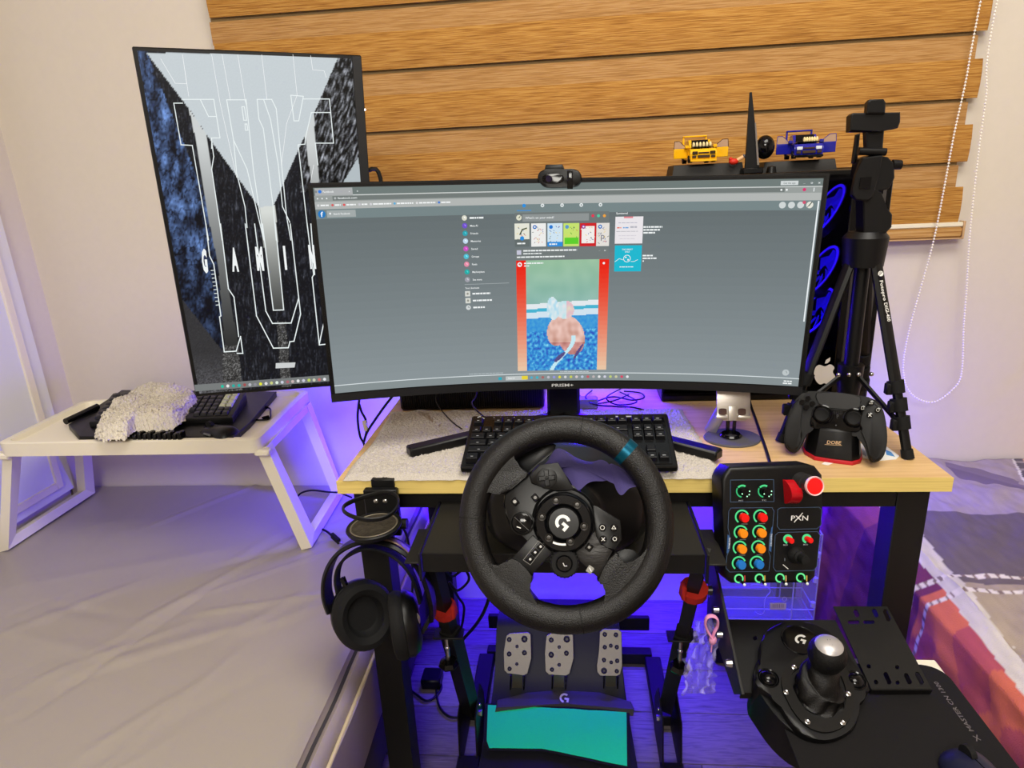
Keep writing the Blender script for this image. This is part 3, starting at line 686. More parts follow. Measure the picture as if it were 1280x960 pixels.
q = mm(748, 312.5); d.text('-', q[0], q[1] + 1, 3, .9, W_); q = mm(755, 312.5); d.text('x', q[0], q[1] + 1.4, 3, 3, W_)
# the picture in the post
a = mm(645, 325.6); e = mm(757.5, 461.5); H = e[1] - a[1]
d.quad((a[0], a[1]), (a[0] + 16.6, a[1]), (a[0] + 16.6, e[1]), (a[0], e[1]), (232, 22, 4), 1, 24, col2=(232, 200, 168))
d.quad((e[0] - 16.6, a[1]), (e[0], a[1]), (e[0], e[1]), (e[0] - 16.6, e[1]), (232, 22, 4), 1, 24, col2=(232, 200, 168))
x0, x1 = a[0] + 16.6, e[0] - 16.6; nx, ny = 84, 130
def blob(x, y, cx, cy, rx, ry, rot=0):
    c_, s_ = math.cos(rot), math.sin(rot); u, v = x - cx, y - cy; return ((u * c_ + v * s_) / rx) ** 2 + ((-u * s_ + v * c_) / ry) ** 2
for j in range(ny):
    for i in range(nx):
        u = (i + .5) / nx; v = (j + .5) / ny; w = Vector((u * 6, v * 10, 1)); nn = noise.noise(w * 1.0); n2 = noise.noise(Vector((u * 26, v * 36, 3))) + .4 * noise.noise(Vector((u * 60, v * 80, 4)))
        lv = v + .035 * (u - .5)
        if lv < .37: c = (150 + 12 * nn - 30 * v, 190 + 8 * nn - 20 * v, 158 + 8 * nn + 40 * v)
        elif lv < .415: c = (225, 232, 236)
        elif lv < .445: c = (70, 178, 208)
        elif lv < .50: c = (208, 226, 238)
        else: k = n2 * .9; c = (50 + 110 * max(0, k), 142 + 100 * k, 212 + 40 * k)
        if lv > .5 and lv < .62: c = (62 + 20 * n2, 152 + 20 * n2, 216)
        X, Y = u, v * 1.45
        if blob(X, Y, .62, .98, .19, .27, -.35) < 1 or blob(X, Y, .44, .92, .15, .20, .2) < 1: s = noise.noise(Vector((u * 14, v * 16, 9))); c = (222 + 30 * s, 180 + 40 * s, 168 + 44 * s) if v < .74 else (196 + 50 * s, 136 + 50 * s, 130 + 50 * s)
        if blob(X, Y, .54, .64, .125, .12, 0) < 1: s = noise.noise(Vector((u * 20, v * 20, 2))); c = (206 + 40 * s, 226, 232) if u < .56 else (226, 196 + 30 * s, 196)
        if blob(X, Y, .37, .62, .085, .15, -.1) < 1: s = noise.noise(Vector((u * 26, v * 26, 5))); c = (200 + 60 * s, 226 + 20 * s, 236)
        if abs(X - (.50 + .16 * math.sin(Y * 6.5 + 1.2))) < .03 and Y > .98: c = (196, 232, 242)
        if blob(X, Y, .47, 1.27, .10, .028, -.7) < 1 or blob(X, Y, .73, 1.2, .12, .02, -1.0) < 1: c = (88, 76, 130)
        c = tuple(max(0, min(255, k)) for k in c); xa = x0 + (x1 - x0) * i / nx; xb = x0 + (x1 - x0) * (i + 1) / nx; ya = a[1] + H * j / ny; yb = a[1] + H * (j + 1) / ny
        d.face([(xa, ya), (xb, ya), (xb, yb), (xa, yb)], c)
d.up(); q = mm(649.5, 330.5); d.disc(q[0], q[1], 4, W_); d.disc(q[0], q[1], 2, (220, 60, 60)); q = mm(655, 329); bar(q[0], q[1], 34, 2.2); q = mm(655, 332.2); bar(q[0], q[1], 10, 1.8); q = mm(754.6, 328.6); d.disc(q[0], q[1], 2, W_)
# adverts
q = mm(770, 266.6); d.text('Sponsored', q[0], q[1] + 1.4, 19, 3.2, W_)
a, e = pr(769.2, 270.8, 802.6, 304, (232, 228, 232)); d.up(); d.rect(a[0] + 14, a[1], a[0] + 29, a[1] + 2.6, (225, 130, 140)); bar(a[0] + 5, a[1] + 10, 32, 1, (170, 170, 190)); bar(a[0] + 3, a[1] + 18, 8, 2, (225, 110, 90)); bar(a[0] + 13, a[1] + 18, 10, 2, (110, 160, 215)); bar(a[0] + 25, a[1] + 17, 12, 3, (180, 180, 190)); bar(a[0] + 2, a[1] + 24, 37, .7, (150, 150, 160)); bar(a[0] + 6, a[1] + 31, 30, .8, (200, 195, 205)); bar(a[0] + 8, a[1] + 36, 26, .8, (200, 195, 205))
for i, w in enumerate((32, 28, 20)): q = mm(804, 283.6 + i * 3.6); bar(q[0], q[1], w, 2.6)
a, e = pr(768.4, 306.6, 800.8, 338.8, (20, 182, 206)); d.up(); d.text('THE GREAT', a[0] + 12, a[1] + 8, 18, 2.6, W_); d.text('SALE', a[0] + 17, a[1] + 11.8, 8, 2.4, W_); d.arc(a[0] + 21, a[1] + 22, 6.2, 1, 0, 360, W_, 20); d.line([(a[0] + 1, a[1] + 27), (a[0] + 8, a[1] + 22), (a[0] + 14, a[1] + 24)], .8, W_); d.line([(a[0] + 28, a[1] + 27), (a[0] + 33, a[1] + 27), (a[0] + 39, a[1] + 24)], .8, W_); d.disc(a[0] + 19, a[1] + 20, 1.4, W_, 8); d.disc(a[0] + 23, a[1] + 24, 1.5, W_, 8); bar(a[0] + 9, a[1] + 36, 24, 1.4)
for i, (w, x) in enumerate(((18, 803), (24, 803), (3, 803))): q = mm(x, 319.2 + i * 3.4); bar(q[0], q[1], w, 2.4)
# bottom taskbar
wide(SHm - 14.5, SHm - 13.2, (222, 230, 232)); wide(SHm - 13, SHm, (134, 144, 146)); d.up()
d.rect(mm(625, 470)[0] - 3, SHm - 9.5, mm(625, 470)[0] + 3, SHm - 4, (40, 170, 190)); d.rect(mm(632, 470)[0], SHm - 10.5, mm(658, 470)[0], SHm - 3, (190, 196, 196)); d.text('Search', mm(635, 470)[0], SHm - 5.6, 12, 3, W_); d.rect(mm(652, 470)[0], SHm - 10.5, mm(659.5, 470)[0], SHm - 3.5, (230, 210, 60))
for i, c in enumerate(((80, 170, 200), (60, 180, 200), (170, 100, 100), (190, 190, 200), (150, 150, 220), (225, 215, 60), (214, 214, 214), (200, 205, 90), (214, 200, 200), (190, 200, 220), (200, 90, 100), (190, 180, 180), (225, 225, 225), (205, 205, 220), (190, 205, 120), (200, 200, 160), (215, 70, 100), (228, 228, 232))):
    q = mm(664.2 + i * 7.05, 468); d.disc(q[0], SHm - 6.8, 2.6, c, 8)
bar(SWm - 24, SHm - 8.4, 14, 2.2); bar(SWm - 25, SHm - 4.4, 15, 2.2); bar(mm(586, 460)[0], SHm - 17.5, 62, 1.0, (190, 200, 204)); bar(mm(700, 460)[0], SHm - 16.6, 52, 1.0, (210, 220, 224))
d.build('screen_graphics', M_glow, scr, 'page text, thumbnails and picture shown on the screen')
d = Draw(lambda x, y, z: cyl_pt((x) / 1000, -y / 1000, .0024 + z)); d.text('PRISM+', -22, -4.6, 40, 5.6, (196, 198, 200)); d.build('bezel_lettering', M_print, um, 'grey brand lettering on the lower bezel')
b = B(); b.box((-.145, .255, .752), (-.079, .29, .98), .006); obj('stand_column', b, M_frame, um)
for nm, p0, p1 in (('stand_foot', (-.112, .262), (-.392, .083)), ('stand_foot', (-.112, .262), (.152, .055))):
    b = B(); dx, dy = p1[0] - p0[0], p1[1] - p0[1]; L = math.hypot(dx, dy); M = Matrix.Translation((p0[0], p0[1], .7585)) @ Matrix.Rotation(math.atan2(dy, dx), 4, 'Z')
    b.box((0, -.013, 0), (L, .013, .018), .003, M=M); obj(nm, b, M_frame, um)

# webcam on top of the ultrawide
wcp = at(700, 219.5, Y=.125); n_ = (CP - wcp); n_.z = .0 * n_.z; FWc = Fr(wcp, (-.05, -1, .12), (1, .03, .015))
wcam = thing('webcam', 'small black pill-shaped webcam clipped on top of the ultrawide monitor', 'webcam', wcp)
b = B(); FWc.poly(b, smoothpoly([(672, 222), (678, 212.5), (700, 211.5), (720, 211.8), (727, 221), (721, 231.5), (700, 233.6), (680, 232.8)], 5), -.018, 0, .003); obj('housing', b, M_black, wcam)
b = B(); FWc.poly(b, smoothpoly([(677.5, 223.5), (682, 218), (700, 217.4), (705, 223), (700, 228.6), (682, 229)], 4), 0, .0012, .0006); obj('lens_window', b, M_gloss, wcam)
b = B(); b.cyl(FWc.P(686, 223.6, .001), FWc.P(686, 223.6, .003), .0055, .005); obj('lens', b, mat('lens_glass', (22, 14, 40), .08), wcam)
b = B(); FWc.poly(b, [(709, 213), (716, 213), (716, 236), (709, 236)], 0, .0018, .0006); b.cyl(FWc.P(712, 225, .001), FWc.P(712, 225, .004), .004); obj('privacy_slider', b, M_gloss, wcam)
b = B(); FWc.poly(b, [(680, 212.5), (682, 205.5), (703, 205), (706, 212)], -.035, -.006, .003); FWc.poly(b, [(685, 232), (715, 232), (712, 212), (688, 212)], -.045, -.02, .002); obj('mount', b, M_black, wcam)

# ------------------------------------------------------------------ keyboard on the desk
MK = pose((-.105, -.006, .7755), 15.0, -.3, -1.1); RK = MK.to_3x3()
kb = thing('keyboard', 'black compact mechanical keyboard half hidden behind the steering wheel', 'keyboard', (-.1, .06, .765))
b = B(); b.box((-.178, 0, -.012), (.178, .15, 0), .0025, M=MK); obj('case', b, M_black, kb)
b = B(); b.box((-.170, .006, 0), (.170, .134, .0012), .0005, M=MK); obj('key_plate', b, M_gloss, kb)
b = B(); b.box((.075, .1385, 0), (.122, .1415, .0012), .0004, M=MK); obj('indicator_bar', b, mat('indicator', (170, 172, 175), .4), kb, 'pale indicator strip')
M_key = mat('keycap_black', (11, 11, 14), .38)
kms = {}
def key(u, v, w=1.0):
    if w not in kms:
        me_b = B(); W2 = w * .0187 / 2 - .0009; H2 = .0083
        bot = [(-W2, -H2, .001), (W2, -H2, .001), (W2, H2, .001), (-W2, H2, .001)]; top = [(-W2 + .0016, -H2 + .002, .009), (W2 - .0016, -H2 + .002, .009), (W2 - .0016, H2 - .001, .0094), (-W2 + .0016, H2 - .001, .0094)]
        me_b.loop3([Vector(q) for q in bot], [Vector(q) for q in top], .0008, 1)
        me = bpy.data.meshes.new('keycap'); bmesh.ops.recalc_face_normals(me_b.bm, faces=me_b.bm.faces); me_b.bm.to_mesh(me); me_b.bm.free(); me.materials.append(M_key); kms[w] = me
    o = bpy.data.objects.new('keycap', kms[w]); COL.objects.link(o); o.parent = kb
    o.location = MK @ Vector((u + w * .0187 / 2, v, 0)) - kb.location; o.rotation_euler = RK.to_euler()
u0 = -.171; K = .0187
rows = [(.1235, [(0, 1), (2, 1), (3, 1), (4, 1), (5, 1), (6.5, 1), (7.5, 1), (8.5, 1), (9.5, 1), (11, 1), (12, 1), (13, 1), (14, 1)]),
        (.0965, [(i, 1) for i in range(13)] + [(13, 2)]), (.0775, [(0, 1.5)] + [(1.5 + i, 1) for i in range(12)] + [(13.5, 1.5)]),
        (.0585, [(0, 1.75)] + [(1.75 + i, 1) for i in range(11)] + [(12.75, 2.25)]), (.0395, [(0, 2.25)] + [(2.25 + i, 1) for i in range(10)] + [(12.25, 2.75)]),
        (.0205, [(0, 1.25), (1.25, 1.25), (2.5, 1.25), (3.75, 6.25), (10, 1.25), (11.25, 1.25), (12.5, 1.25), (13.75, 1.25)])]
for v, ks in rows:
    for k, w in ks: key(u0 + k * K * .985, v, w)
for v in (.1235, .0965, .0775):
    for i in range(3): key(u0 + (15.05 + i) * K, v)
key(u0 + 16.05 * K, .0395)
for i in range(3): key(u0 + (15.05 + i) * K, .0205)
d = Draw(lambda x, y, z: MK @ Vector((x / 1000, -y / 1000, .0098 + z)))
for v, ks in rows:
    for k, w in ks:
        x = (u0 + k * K * .985) * 1000 + w * 18.7 / 2
        if w < 3: d.rect(x - 2.2, -v * 1000 + 2.2, x + 2.0, -v * 1000 + 3.6, (150, 152, 156))
for v in (.1235, .0965, .0775, .0205):
    for i in range(3): x = (u0 + (15.55 + i) * K) * 1000; d.rect(x - 2.6, -v * 1000 + 2.2, x + 2.6, -v * 1000 + 3.6, (170, 172, 176))
d.build('legends', M_print, kb, 'pale key legends')['kind'] = 'stuff'
d = Draw(lambda x, y, z: MK @ Vector((x / 1000, -y / 1000, .0009 + z))); glogo(d, -163, -141.5, 4.2, (190, 192, 196)); d.line([(-158, -142), (-154, -139)], 1.4, (190, 192, 196))
for i in range(4): d.disc(-136 + i * 12.5, -141.5, .9, (170, 170, 175))
d.build('logo_print', M_print, kb, 'small pale logo on the top strip')
b = B(); b.tube(curve([MK @ Vector((-.155, .15, -.005)), at(590, 505, Y=.22), at(596, 488, Y=.27), (-.3, .40, .9)], 8), .0016, 6); obj('keyboard_cable', b, M_cable, kb)

# ------------------------------------------------------------------ ribbed box behind the monitor
sb = thing('speaker', 'low black box with fine vertical ribs behind the left half of the ultrawide monitor', 'speaker', (-.315, .41, .7515))
b = B(); b.box((-.475, .352, .7515), (-.155, .47, .835), .004); obj('body', b, M_frame, sb)
b = B()
for i in range(62): x = -.470 + i * .00503; b.box((x, .3485, .757), (x + .0026, .3525, .83))
obj('ribs', b, M_frame, sb, 'fine vertical ribs on the front', kind='stuff')
b = B(); b.tube(curve([at(548, 488, Y=.30), at(545, 500, Y=.30), at(552, 513, Y=.27), at(566, 528, Z=.768), at(577, 536, Z=.766)], 6), .0014, 6); tag(obj('cable', b, M_cable), 'thin black cable curling onto the plush mat left of the keyboard', 'cable')
# cables and box right of the column
b = B()
g2 = lambda x, y, z=.755: at(x, y, Z=z)
b.tube(curve([g2(724, 500), g2(740, 503, .765), g2(765, 496), g2(790, 500, .77), g2(805, 497, .765), g2(800, 491), g2(780, 489)], 8), .0018, 6)
b.tube(curve([g2(722, 493), g2(742, 505, .77), g2(768, 508), g2(790, 509, .765), g2(810, 514)], 8), .0018, 6)
b.tube(curve([g2(776, 486), g2(758, 497, .78), g2(772, 506), g2(796, 502, .765), g2(775, 490)], 8), .0016, 6)
b.tube(curve([g2(740, 488), g2(732, 497, .775), g2(748, 504), g2(770, 500, .77), g2(786, 493)], 8), .0016, 6)
tag(obj('cable_bundle', b, M_cable), 'tangle of thin black cables behind the ultrawide monitor stand', 'cables')
b = B(); q = at(737, 512, Z=.7515); b.box(q + Vector((-.026, 0, 0)), q + Vector((.018, .03, .022)), .003); tag(obj('adapter', b, mat('adapter_grey', (150, 148, 150), .5)), 'small pale grey adapter box right of the monitor column', 'adapter')
b = B(); b.tube(curve([at(449, 500, Y=.45), at(447, 522, Y=.45), at(450, 545, Y=.45), at(456, 560, Y=.45), at(456, 600, Y=.5)], 6), .003, 6)
b.tube(curve([at(449, 505, Y=.45), at(452, 515, Y=.45), at(457, 525, Y=.45), at(458, 540, Y=.45), at(455, 552, Y=.45), at(462, 535, Y=.44), (-.51, .44, .762), (-.488, .44, .7545)], 6), .003, 6)
tag(obj('cable', b, M_cable), 'black cable with a pale plug hanging off the left rear of the desk', 'cable')
cab = bpy.data.objects['cable.001'] if 'cable.001' in bpy.data.objects else None
b = B(); b.tube([at(455, 526, Y=.445), at(458, 538, Y=.445)], .006, 8); obj('plug', b, mat('plug_pale', (205, 190, 170), .4), cab, 'pale plug')

# ------------------------------------------------------------------ phone stand
ph = thing('phone_stand', 'silver metal phone stand with a dark oval base and two hooks', 'phone stand', (.20, .165, .75))
M_sil = mat('satin_silver', (196, 190, 182), .35, metal=.85, bump=.05)
b = B(); b.lathe([(0, 0), (.050, 0), (.051, .002), (.050, .0045), (0, .0045)], Matrix.Translation((.2, .168, .75)), 40, 1.0, .86); obj('base', b, mat('grey_base', (84, 82, 88), .5), ph, 'dark grey oval base plate')
b = B(); b.lathe([(.016, .0), (.020, .003), (.017, .006), (.013, .005), (.013, 0)], Matrix.Translation((.198, .170, .7545)), 32); obj('swivel_ring', b, M_gloss, ph, 'glossy black swivel ring')
b = B()
for s in (-1, 1): b.box((.198 + s * .006 - .003, .170, .758), (.198 + s * .006 + .003, .176, .79), .001)
b.tube([(.188, .175, .788), (.208, .175, .788)], .004, 10); obj('hinge_arm', b, M_gloss, ph)
fp = Fr(at(917, 520, Y=.160), (0, -1, .28))
b = B(); fp.poly(b, [(896, 478), (938, 478), (938, 521), (931, 526), (905, 526), (896, 521)], -.003, 0, .0006); obj('back_plate', b, M_sil, ph)
for x0, x1 in ((895.5, 910.5), (923, 938.5)):
    b = B(); fp.poly(b, [(x0, 519.5), (x1, 519.8), (x1, 523.5), (x0, 523.2)], 0, .014, .001); obj('hook', b, M_sil, ph)
b = B(); fp.poly(b, [(911, 508), (922, 508), (921, 526), (911, 526)], 0, .003, .001); obj('centre_tab', b, M_sil, ph)
for cx in (903.5, 927.5):
    b = B(); fp.poly(b, smoothpoly([(cx - 4, 511), (cx + 4, 511), (cx + 5, 515), (cx + 4, 518.5), (cx - 4, 518.5), (cx - 5, 515)], 3), .0002, .001); obj('slot', b, mat('slot_dark', (74, 52, 46), .7), ph)
b = B(); b.tube(curve([(.165, .20, .7505), (.17, .195, .765), (.182, .185, .80), (.19, .18, .83)], 6), [(.012, .004)] * 19, 10); obj('pen_rest', b, M_sil, ph)
b = B(); b.tube(curve([at(936, 490, Y=.33), at(938, 505, Z=.754), at(944, 522, Z=.753), at(950, 540, Z=.753), at(957, 560, Z=.753), at(963, 580, Z=.753), at(966, 590, Z=.7545), at(968, 597, Y=-.012)], 6), .0026, 8)
tag(obj('cable', b, M_cable), 'black cable running across the oak desktop to the button box', 'cable')

# ------------------------------------------------------------------ charging dock and gamepad
FD = Fr(at(1045, 545, Y=.075), (-.40, -.86, .30), (.91, -.42, 0))
dk = thing('charging_dock', 'small black charging dock with a red foot under the gamepad', 'charging dock', at(1040, 578, Z=.75))
Zf = lambda px, py, z: at(px, py, Z=z)
ft = [Zf(x, y, .7565) for x, y in ((1003, 558), (1006, 564), (1018, 571), (1040, 574.5), (1066, 577.5), (1076, 575), (1078.5, 569), (1077, 560), (1066, 552), (1040, 547), (1012, 550))]
b = B(); b.loop3([p - Vector((0, 0, .0062)) for p in ft], ft, .001, 1); obj('foot', b, mat('dock_red', (172, 24, 34), .4), dk, 'red foot')
c0 = sum(ft, Vector()) / len(ft)
tp = [Vector((c0.x + (p.x - c0.x) * .80, c0.y + (p.y - c0.y) * .80 + .004, .806)) for p in ft]; bt = [Vector((c0.x + (p.x - c0.x) * .96, c0.y + (p.y - c0.y) * .96 + .001, .757)) for p in ft]
b = B(); b.loop3(bt, tp, .004, 2); obj('body', b, M_black, dk)
FDk = Fr(at(1040, 558, Y=c0.y - .030), (-.42, -.9, .10), (.91, -.42, 0))
d = Draw(lambda x, y, z: FDk.P(x, y, .0010 + z)); d.text('DOBE', 1033, 554.6, 18, 4.2, (205, 170, 130), rot=.06, shear=.2); d.line([(1031, 555.6), (1052, 556.8)], .5, (205, 170, 130)); d.line([(1041, 565.2), (1046, 565.6)], .8, (80, 74, 70)); d.build('lettering', M_print, dk, 'copper lettering on the front')
gp = thing('gamepad', 'matt black wireless gamepad with two sticks standing on the small dock', 'gamepad', at(1045, 560, Y=.07))
M_gp = mat('gamepad_black', (9, 9, 10), .5, bump=.12, scale=1500)
sh = smoothpoly([(1003, 492), (1012, 489), (1046, 490.5), (1078, 495), (1088, 497.5), (1099, 504), (1106, 520), (1109, 545), (1107, 563), (1101, 574.5), (1092, 578), (1086.5, 575.5), (1081, 560), (1073, 548), (1066, 541), (1046, 537.5), (1022, 535), (1013, 536), (1007, 546), (1000, 560), (994, 566), (986, 563), (981, 556), (981.5, 540), (985, 522), (992, 504)], 3)
b = B(); FD.poly(b, sh, -.012, .008, .006, 3, hp=.0); obj('shell', b, M_gp, gp)
for pts, nm in (([(992, 504), (1003, 500), (1001, 530), (1003, 545), (996, 561), (988, 562), (983, 555), (983, 538), (987, 520)], 'grip'), ([(1085, 505), (1097, 508), (1104, 522), (1106.5, 545), (1104, 562), (1094, 575), (1088, 572), (1083, 553), (1076, 535), (1078, 518)], 'grip')):
    b = B(); FD.poly(b, smoothpoly(pts, 4), -.026, .014, .010, 3, hp=.006); obj(nm, b, M_gp, gp)
b = B(); FD.poly(b, smoothpoly([(1020, 491), (1046, 491), (1076, 496), (1073, 508), (1069, 512), (1046, 510.5), (1029, 508.5), (1023, 503)], 2), .006, .0115, .0012, 1, hp=.0115); obj('touchpad', b, mat('touchpad', (30, 30, 31), .4), gp)
b = B(); FD.poly(b, smoothpoly([(1012, 532), (1017, 516), (1030, 511), (1046, 513), (1060, 514), (1074, 518), (1078, 532), (1070, 541), (1046, 537), (1022, 536)], 4), .004, .0100, .003, 2, hp=.01); obj('centre_panel', b, M_gloss, gp)
for (px, py) in ((1028, 518), (1067.5, 522.5)):
    b = B(); Mx = FD.Mat(px, py, .008); b.lathe([(0, .002), (.0155, .002), (.0165, .005), (.0145, .006), (.013, .0045), (0, .0045)], Mx, 32); st = obj('stick_ring', b, M_gloss, gp)
    b = B(); b.lathe([(0, .005), (.006, .005), (.006, .012), (.0105, .014), (.0112, .0165), (.0100, .0180), (.0070, .0166), (0, .0166)], Mx, 32); obj('thumbstick', b, M_rubber, gp)
for px, py in ((1010.3, 498.2), (1003, 503), (1016, 504.5), (1008.3, 509.2)):
    b = B(); b.lathe([(0, .004), (.0052, .004), (.0048, .0078), (0, .0078)], FD.Mat(px, py, .010), 5); obj('dpad_key', b, M_gloss, gp)
fb = [(1088.7, 503.5, 't'), (1078.2, 510, 's'), (1097.3, 512.5, 'o'), (1087.3, 518.8, 'x')]
d = Draw(lambda x, y, z: FD.P(x, y, .0192 + z))
for px, py, k in fb:
    b = B(); b.lathe([(0, .004), (.0047, .004), (.0043, .0085), (0, .0092)], FD.Mat(px, py, .010), 20); obj('face_button', b, M_gloss, gp)
    c = (170, 168, 160)
    if k == 't': d.line([(px, py - 2.2), (px + 2, py + 1.2), (px - 2, py + 1.2), (px, py - 2.2)], .55, c)
    if k == 's': d.line([(px - 1.6, py - 1.6), (px + 1.6, py - 1.6), (px + 1.6, py + 1.6), (px - 1.6, py + 1.6), (px - 1.6, py - 1.6)], .55, c)
    if k == 'o': d.arc(px, py, 2.2, .55, 0, 360, c)
    if k == 'x': d.line([(px - 1.7, py - 1.7), (px + 1.7, py + 1.7)], .8, (200, 200, 196)); d.line([(px + 1.7, py - 1.7), (px - 1.7, py + 1.7)], .8, (200, 200, 196))
d.build('button_symbols', M_print, gp, 'pale button symbols')
d = Draw(lambda x, y, z: FD.P(x, y, .0104 + z))
for i in range(7):
    for j in range(3): d.disc(1042 + i * 1.7, 514.0 + j * 1.5 + i * .14, .45, (4, 4, 4), 6)
d.text('P', 1045.5, 523, 3.2, 5, (5, 5, 5)); d.disc(1045, 531.6, .9, (60, 60, 60), 8); d.build('panel_marks', M_print, gp)
# card under the gamepad
cp = [at(x, y, Z=.7505) for x, y in ((1060, 556), (1100, 552), (1124, 570), (1120, 574), (1092, 576.5), (1068, 568))]
b = B(); b.loop3([p - Vector((0, 0, .0004)) for p in cp], [p + Vector((0, 0, .0002)) for p in cp]); cd = obj('card', b, mat('card_white', (226, 226, 222), .4)); tag(cd, 'white card with blue print lying under the gamepad', 'card')
d = Draw(lambda x, y, z: at(x, y, Z=.7508 + z)); d.quad((1107, 562), (1114, 565), (1119, 571), (1108, 568.5), (60, 130, 190)); d.quad((1078, 560), (1084, 566), (1083, 571), (1076, 566), (150, 170, 205)); d.build('print', M_print, cd)
d_s = B(); q = [at(x, y, Z=.7504) for x, y in ((1027, 580), (1031, 577), (1045, 577.5), (1035, 581.5))]; d_s.loop3([p - Vector((0, 0, .0002)) for p in q], q); tag(obj('paper_scrap', d_s, mat('card_white', (226, 226, 222), .4)), 'tiny white paper scrap at the front of the small dock', 'paper')

# ------------------------------------------------------------------ tripod
tr = thing('tripod', 'black aluminium tripod with a phone clamp standing on the right end of the desk', 'tripod', (.40, .19, .75))
M_tri = mat('tripod_black', (7, 7, 8), .42); AX = Vector((.405, .185, 0)); AP = Vector((.405, .185, 1.075))
feet = [(at(1135, 573, Z=.75), 1), (at(976, 552, Z=.75), 1), (Vector((.50, .335, .75)), 0)]
for i, (f, bigc) in enumerate(feet):
    dr = (f - AP).normalized(); top = AP + Vector((dr.x, dr.y, 0)).normalized() * .022; ln = (f - top).length; dd = (f - top).normalized()
    p = lambda t: top + dd * ln * t
    b = B(); b.tube([p(0), p(.62)], [(.0115, .0075)] * 2, 8, flat=(dr.y, -dr.x, 0)); lg = obj('leg', b, M_tri, tr)
    b = B(); b.tube([p(.60), p(.97)], [(.0085, .0065)] * 2, 8); obj('leg_section', b, M_tri, lg)
    for t in (.645, .735, .825, .90): 
        b = B(); b.cyl(p(t - .035), p(t + .028), .0135, .0125, 10); side = Vector((0, 0, 0)) + dd.cross(Vector((0, 1, 0))).normalized() * (-.012)
        b.box(p(t) + side - Vector((.006, .006, .010)), p(t) + side + Vector((.006, .006, .010)), .002); 
        if t < .9: obj('leg_clamp', b, M_rubber, lg)
        else: b.bm.free()
    b = B(); b.cyl(p(.955), p(1.0), .0095, .010, 12); obj('rubber_foot', b, M_rubber, lg)
    hb = Vector((AX.x, AX.y, .868)) + Vector((dr.x, dr.y, 0)).normalized() * .014; bm_ = top + dd * ((.80 - top.z) / dd.z) if i != 9 else 0
    b = B(); b.tube([hb, bm_], [(.0055, .0028)] * 2, 6); obj('brace', b, M_tri, tr)
b = B(); b.cyl((AX.x, AX.y, 1.06), (AX.x, AX.y, 1.108), .032, .036, 20); b.cyl((AX.x, AX.y, 1.108), (AX.x, AX.y, 1.118), .036, .028, 20); obj('collar', b, M_tri, tr)
b = B(); b.cyl((AX.x, AX.y, .84), (AX.x, AX.y, 1.21), .0125, .0125, 14); obj('centre_column', b, M_tri, tr)
b = B(); b.cyl((AX.x, AX.y, .845), (AX.x, AX.y, .885), .020, .022, 12); b.cyl((AX.x, AX.y, .815), (AX.x, AX.y, .845), .017, .020, 12); obj('hub', b, M_tri, tr)
for dx in (-.030, -.012, .004, .026): b = B(); b.ball((AX.x + dx, AX.y - .024, .873), .004, 10); obj('rivet', b, M_chrome, tr)
yy = .165
def tpoly(name, pts, depth, y=yy, bev=.002, m=M_tri, par=tr, n=(0, -1, .05)):
    F = Fr(at(pts[0][0], pts[0][1], Y=y), n); F.o.y = y; b = B(); F.poly(b, pts, -depth, 0, bev, 1); return obj(name, b, m, par)
tpoly('lift_block', [(1079, 240), (1095, 236), (1104, 242), (1108, 262), (1116, 268), (1115, 284), (1107, 292), (1098, 296), (1080, 298)], .03)
tpoly('head_body', [(1076, 218), (1079, 198), (1090, 193), (1110, 196), (1118, 204), (1119, 222), (1112, 236), (1096, 240), (1084, 236)], .04, y=.17)
tpoly('tilt_plate', [(1066, 236), (1070, 218), (1078, 197), (1104, 194), (1100, 212), (1092, 246), (1086, 251), (1070, 250), (1065, 244)], .008, y=.155)
tpoly('tilt_cutout', [(1076, 222), (1090, 221), (1088, 236), (1074, 236)], .002, y=.1535, m=M_gloss, bev=.0003)
b = B(); b.cyl(at(1115, 206, Y=.18), at(1126, 206, Y=.18), .008, .0075, 12); obj('tilt_knob', b, M_tri, tr)
b = B(); b.cyl(at(1073, 189, Y=.165), at(1107, 190, Y=.165), .006, .006, 12); obj('hinge_barrel', b, M_tri, tr)
tpoly('neck', [(1083, 162), (1106, 162), (1104, 188), (1084, 187)], .014)
tpoly('clamp_bar', [(1064, 144), (1067, 141), (1126, 140), (1126, 152), (1123, 160), (1100, 164), (1063, 164)], .018, y=.155)
tpoly('clamp_jaw', [(1085, 128), (1088, 124), (1105, 123.5), (1108, 128), (1107, 142), (1084, 142)], .012, y=.15)
tpoly('pan_handle', [(1071, 168), (1076, 166), (1072, 204), (1066, 204)], .008, y=.20)
lgR = feet[0][0]; dr = (lgR - AP).normalized(); tpR = AP + Vector((dr.x, dr.y, 0)).normalized() * .022; axR = (lgR - tpR).normalized(); mdR = tpR + axR * .09; nR = CP - mdR; nR -= axR * nR.dot(axR); FLg = Fr(mdR, nR, nR.cross(axR)); d = Draw(lambda x, y, z: FLg.P(x, y, .0125 + z))
for (t, x0, y0, w) in (('Fotopro', 1099.5, 350.5, 26), ('DIGI-400', 1105, 378.5, 24)): d.text(t, x0, y0, w, 4.2, (225, 224, 218), rot=1.38)
d.disc(1101, 342, 3.4, (215, 214, 208)); d.line([(1099, 344), (1103, 340)], .8, (20, 20, 22)); d.line([(1099, 341.6), (1101, 339.6)], .7, (20, 20, 22)); d.build('leg_lettering', M_print, tr, 'white lettering down the right leg')

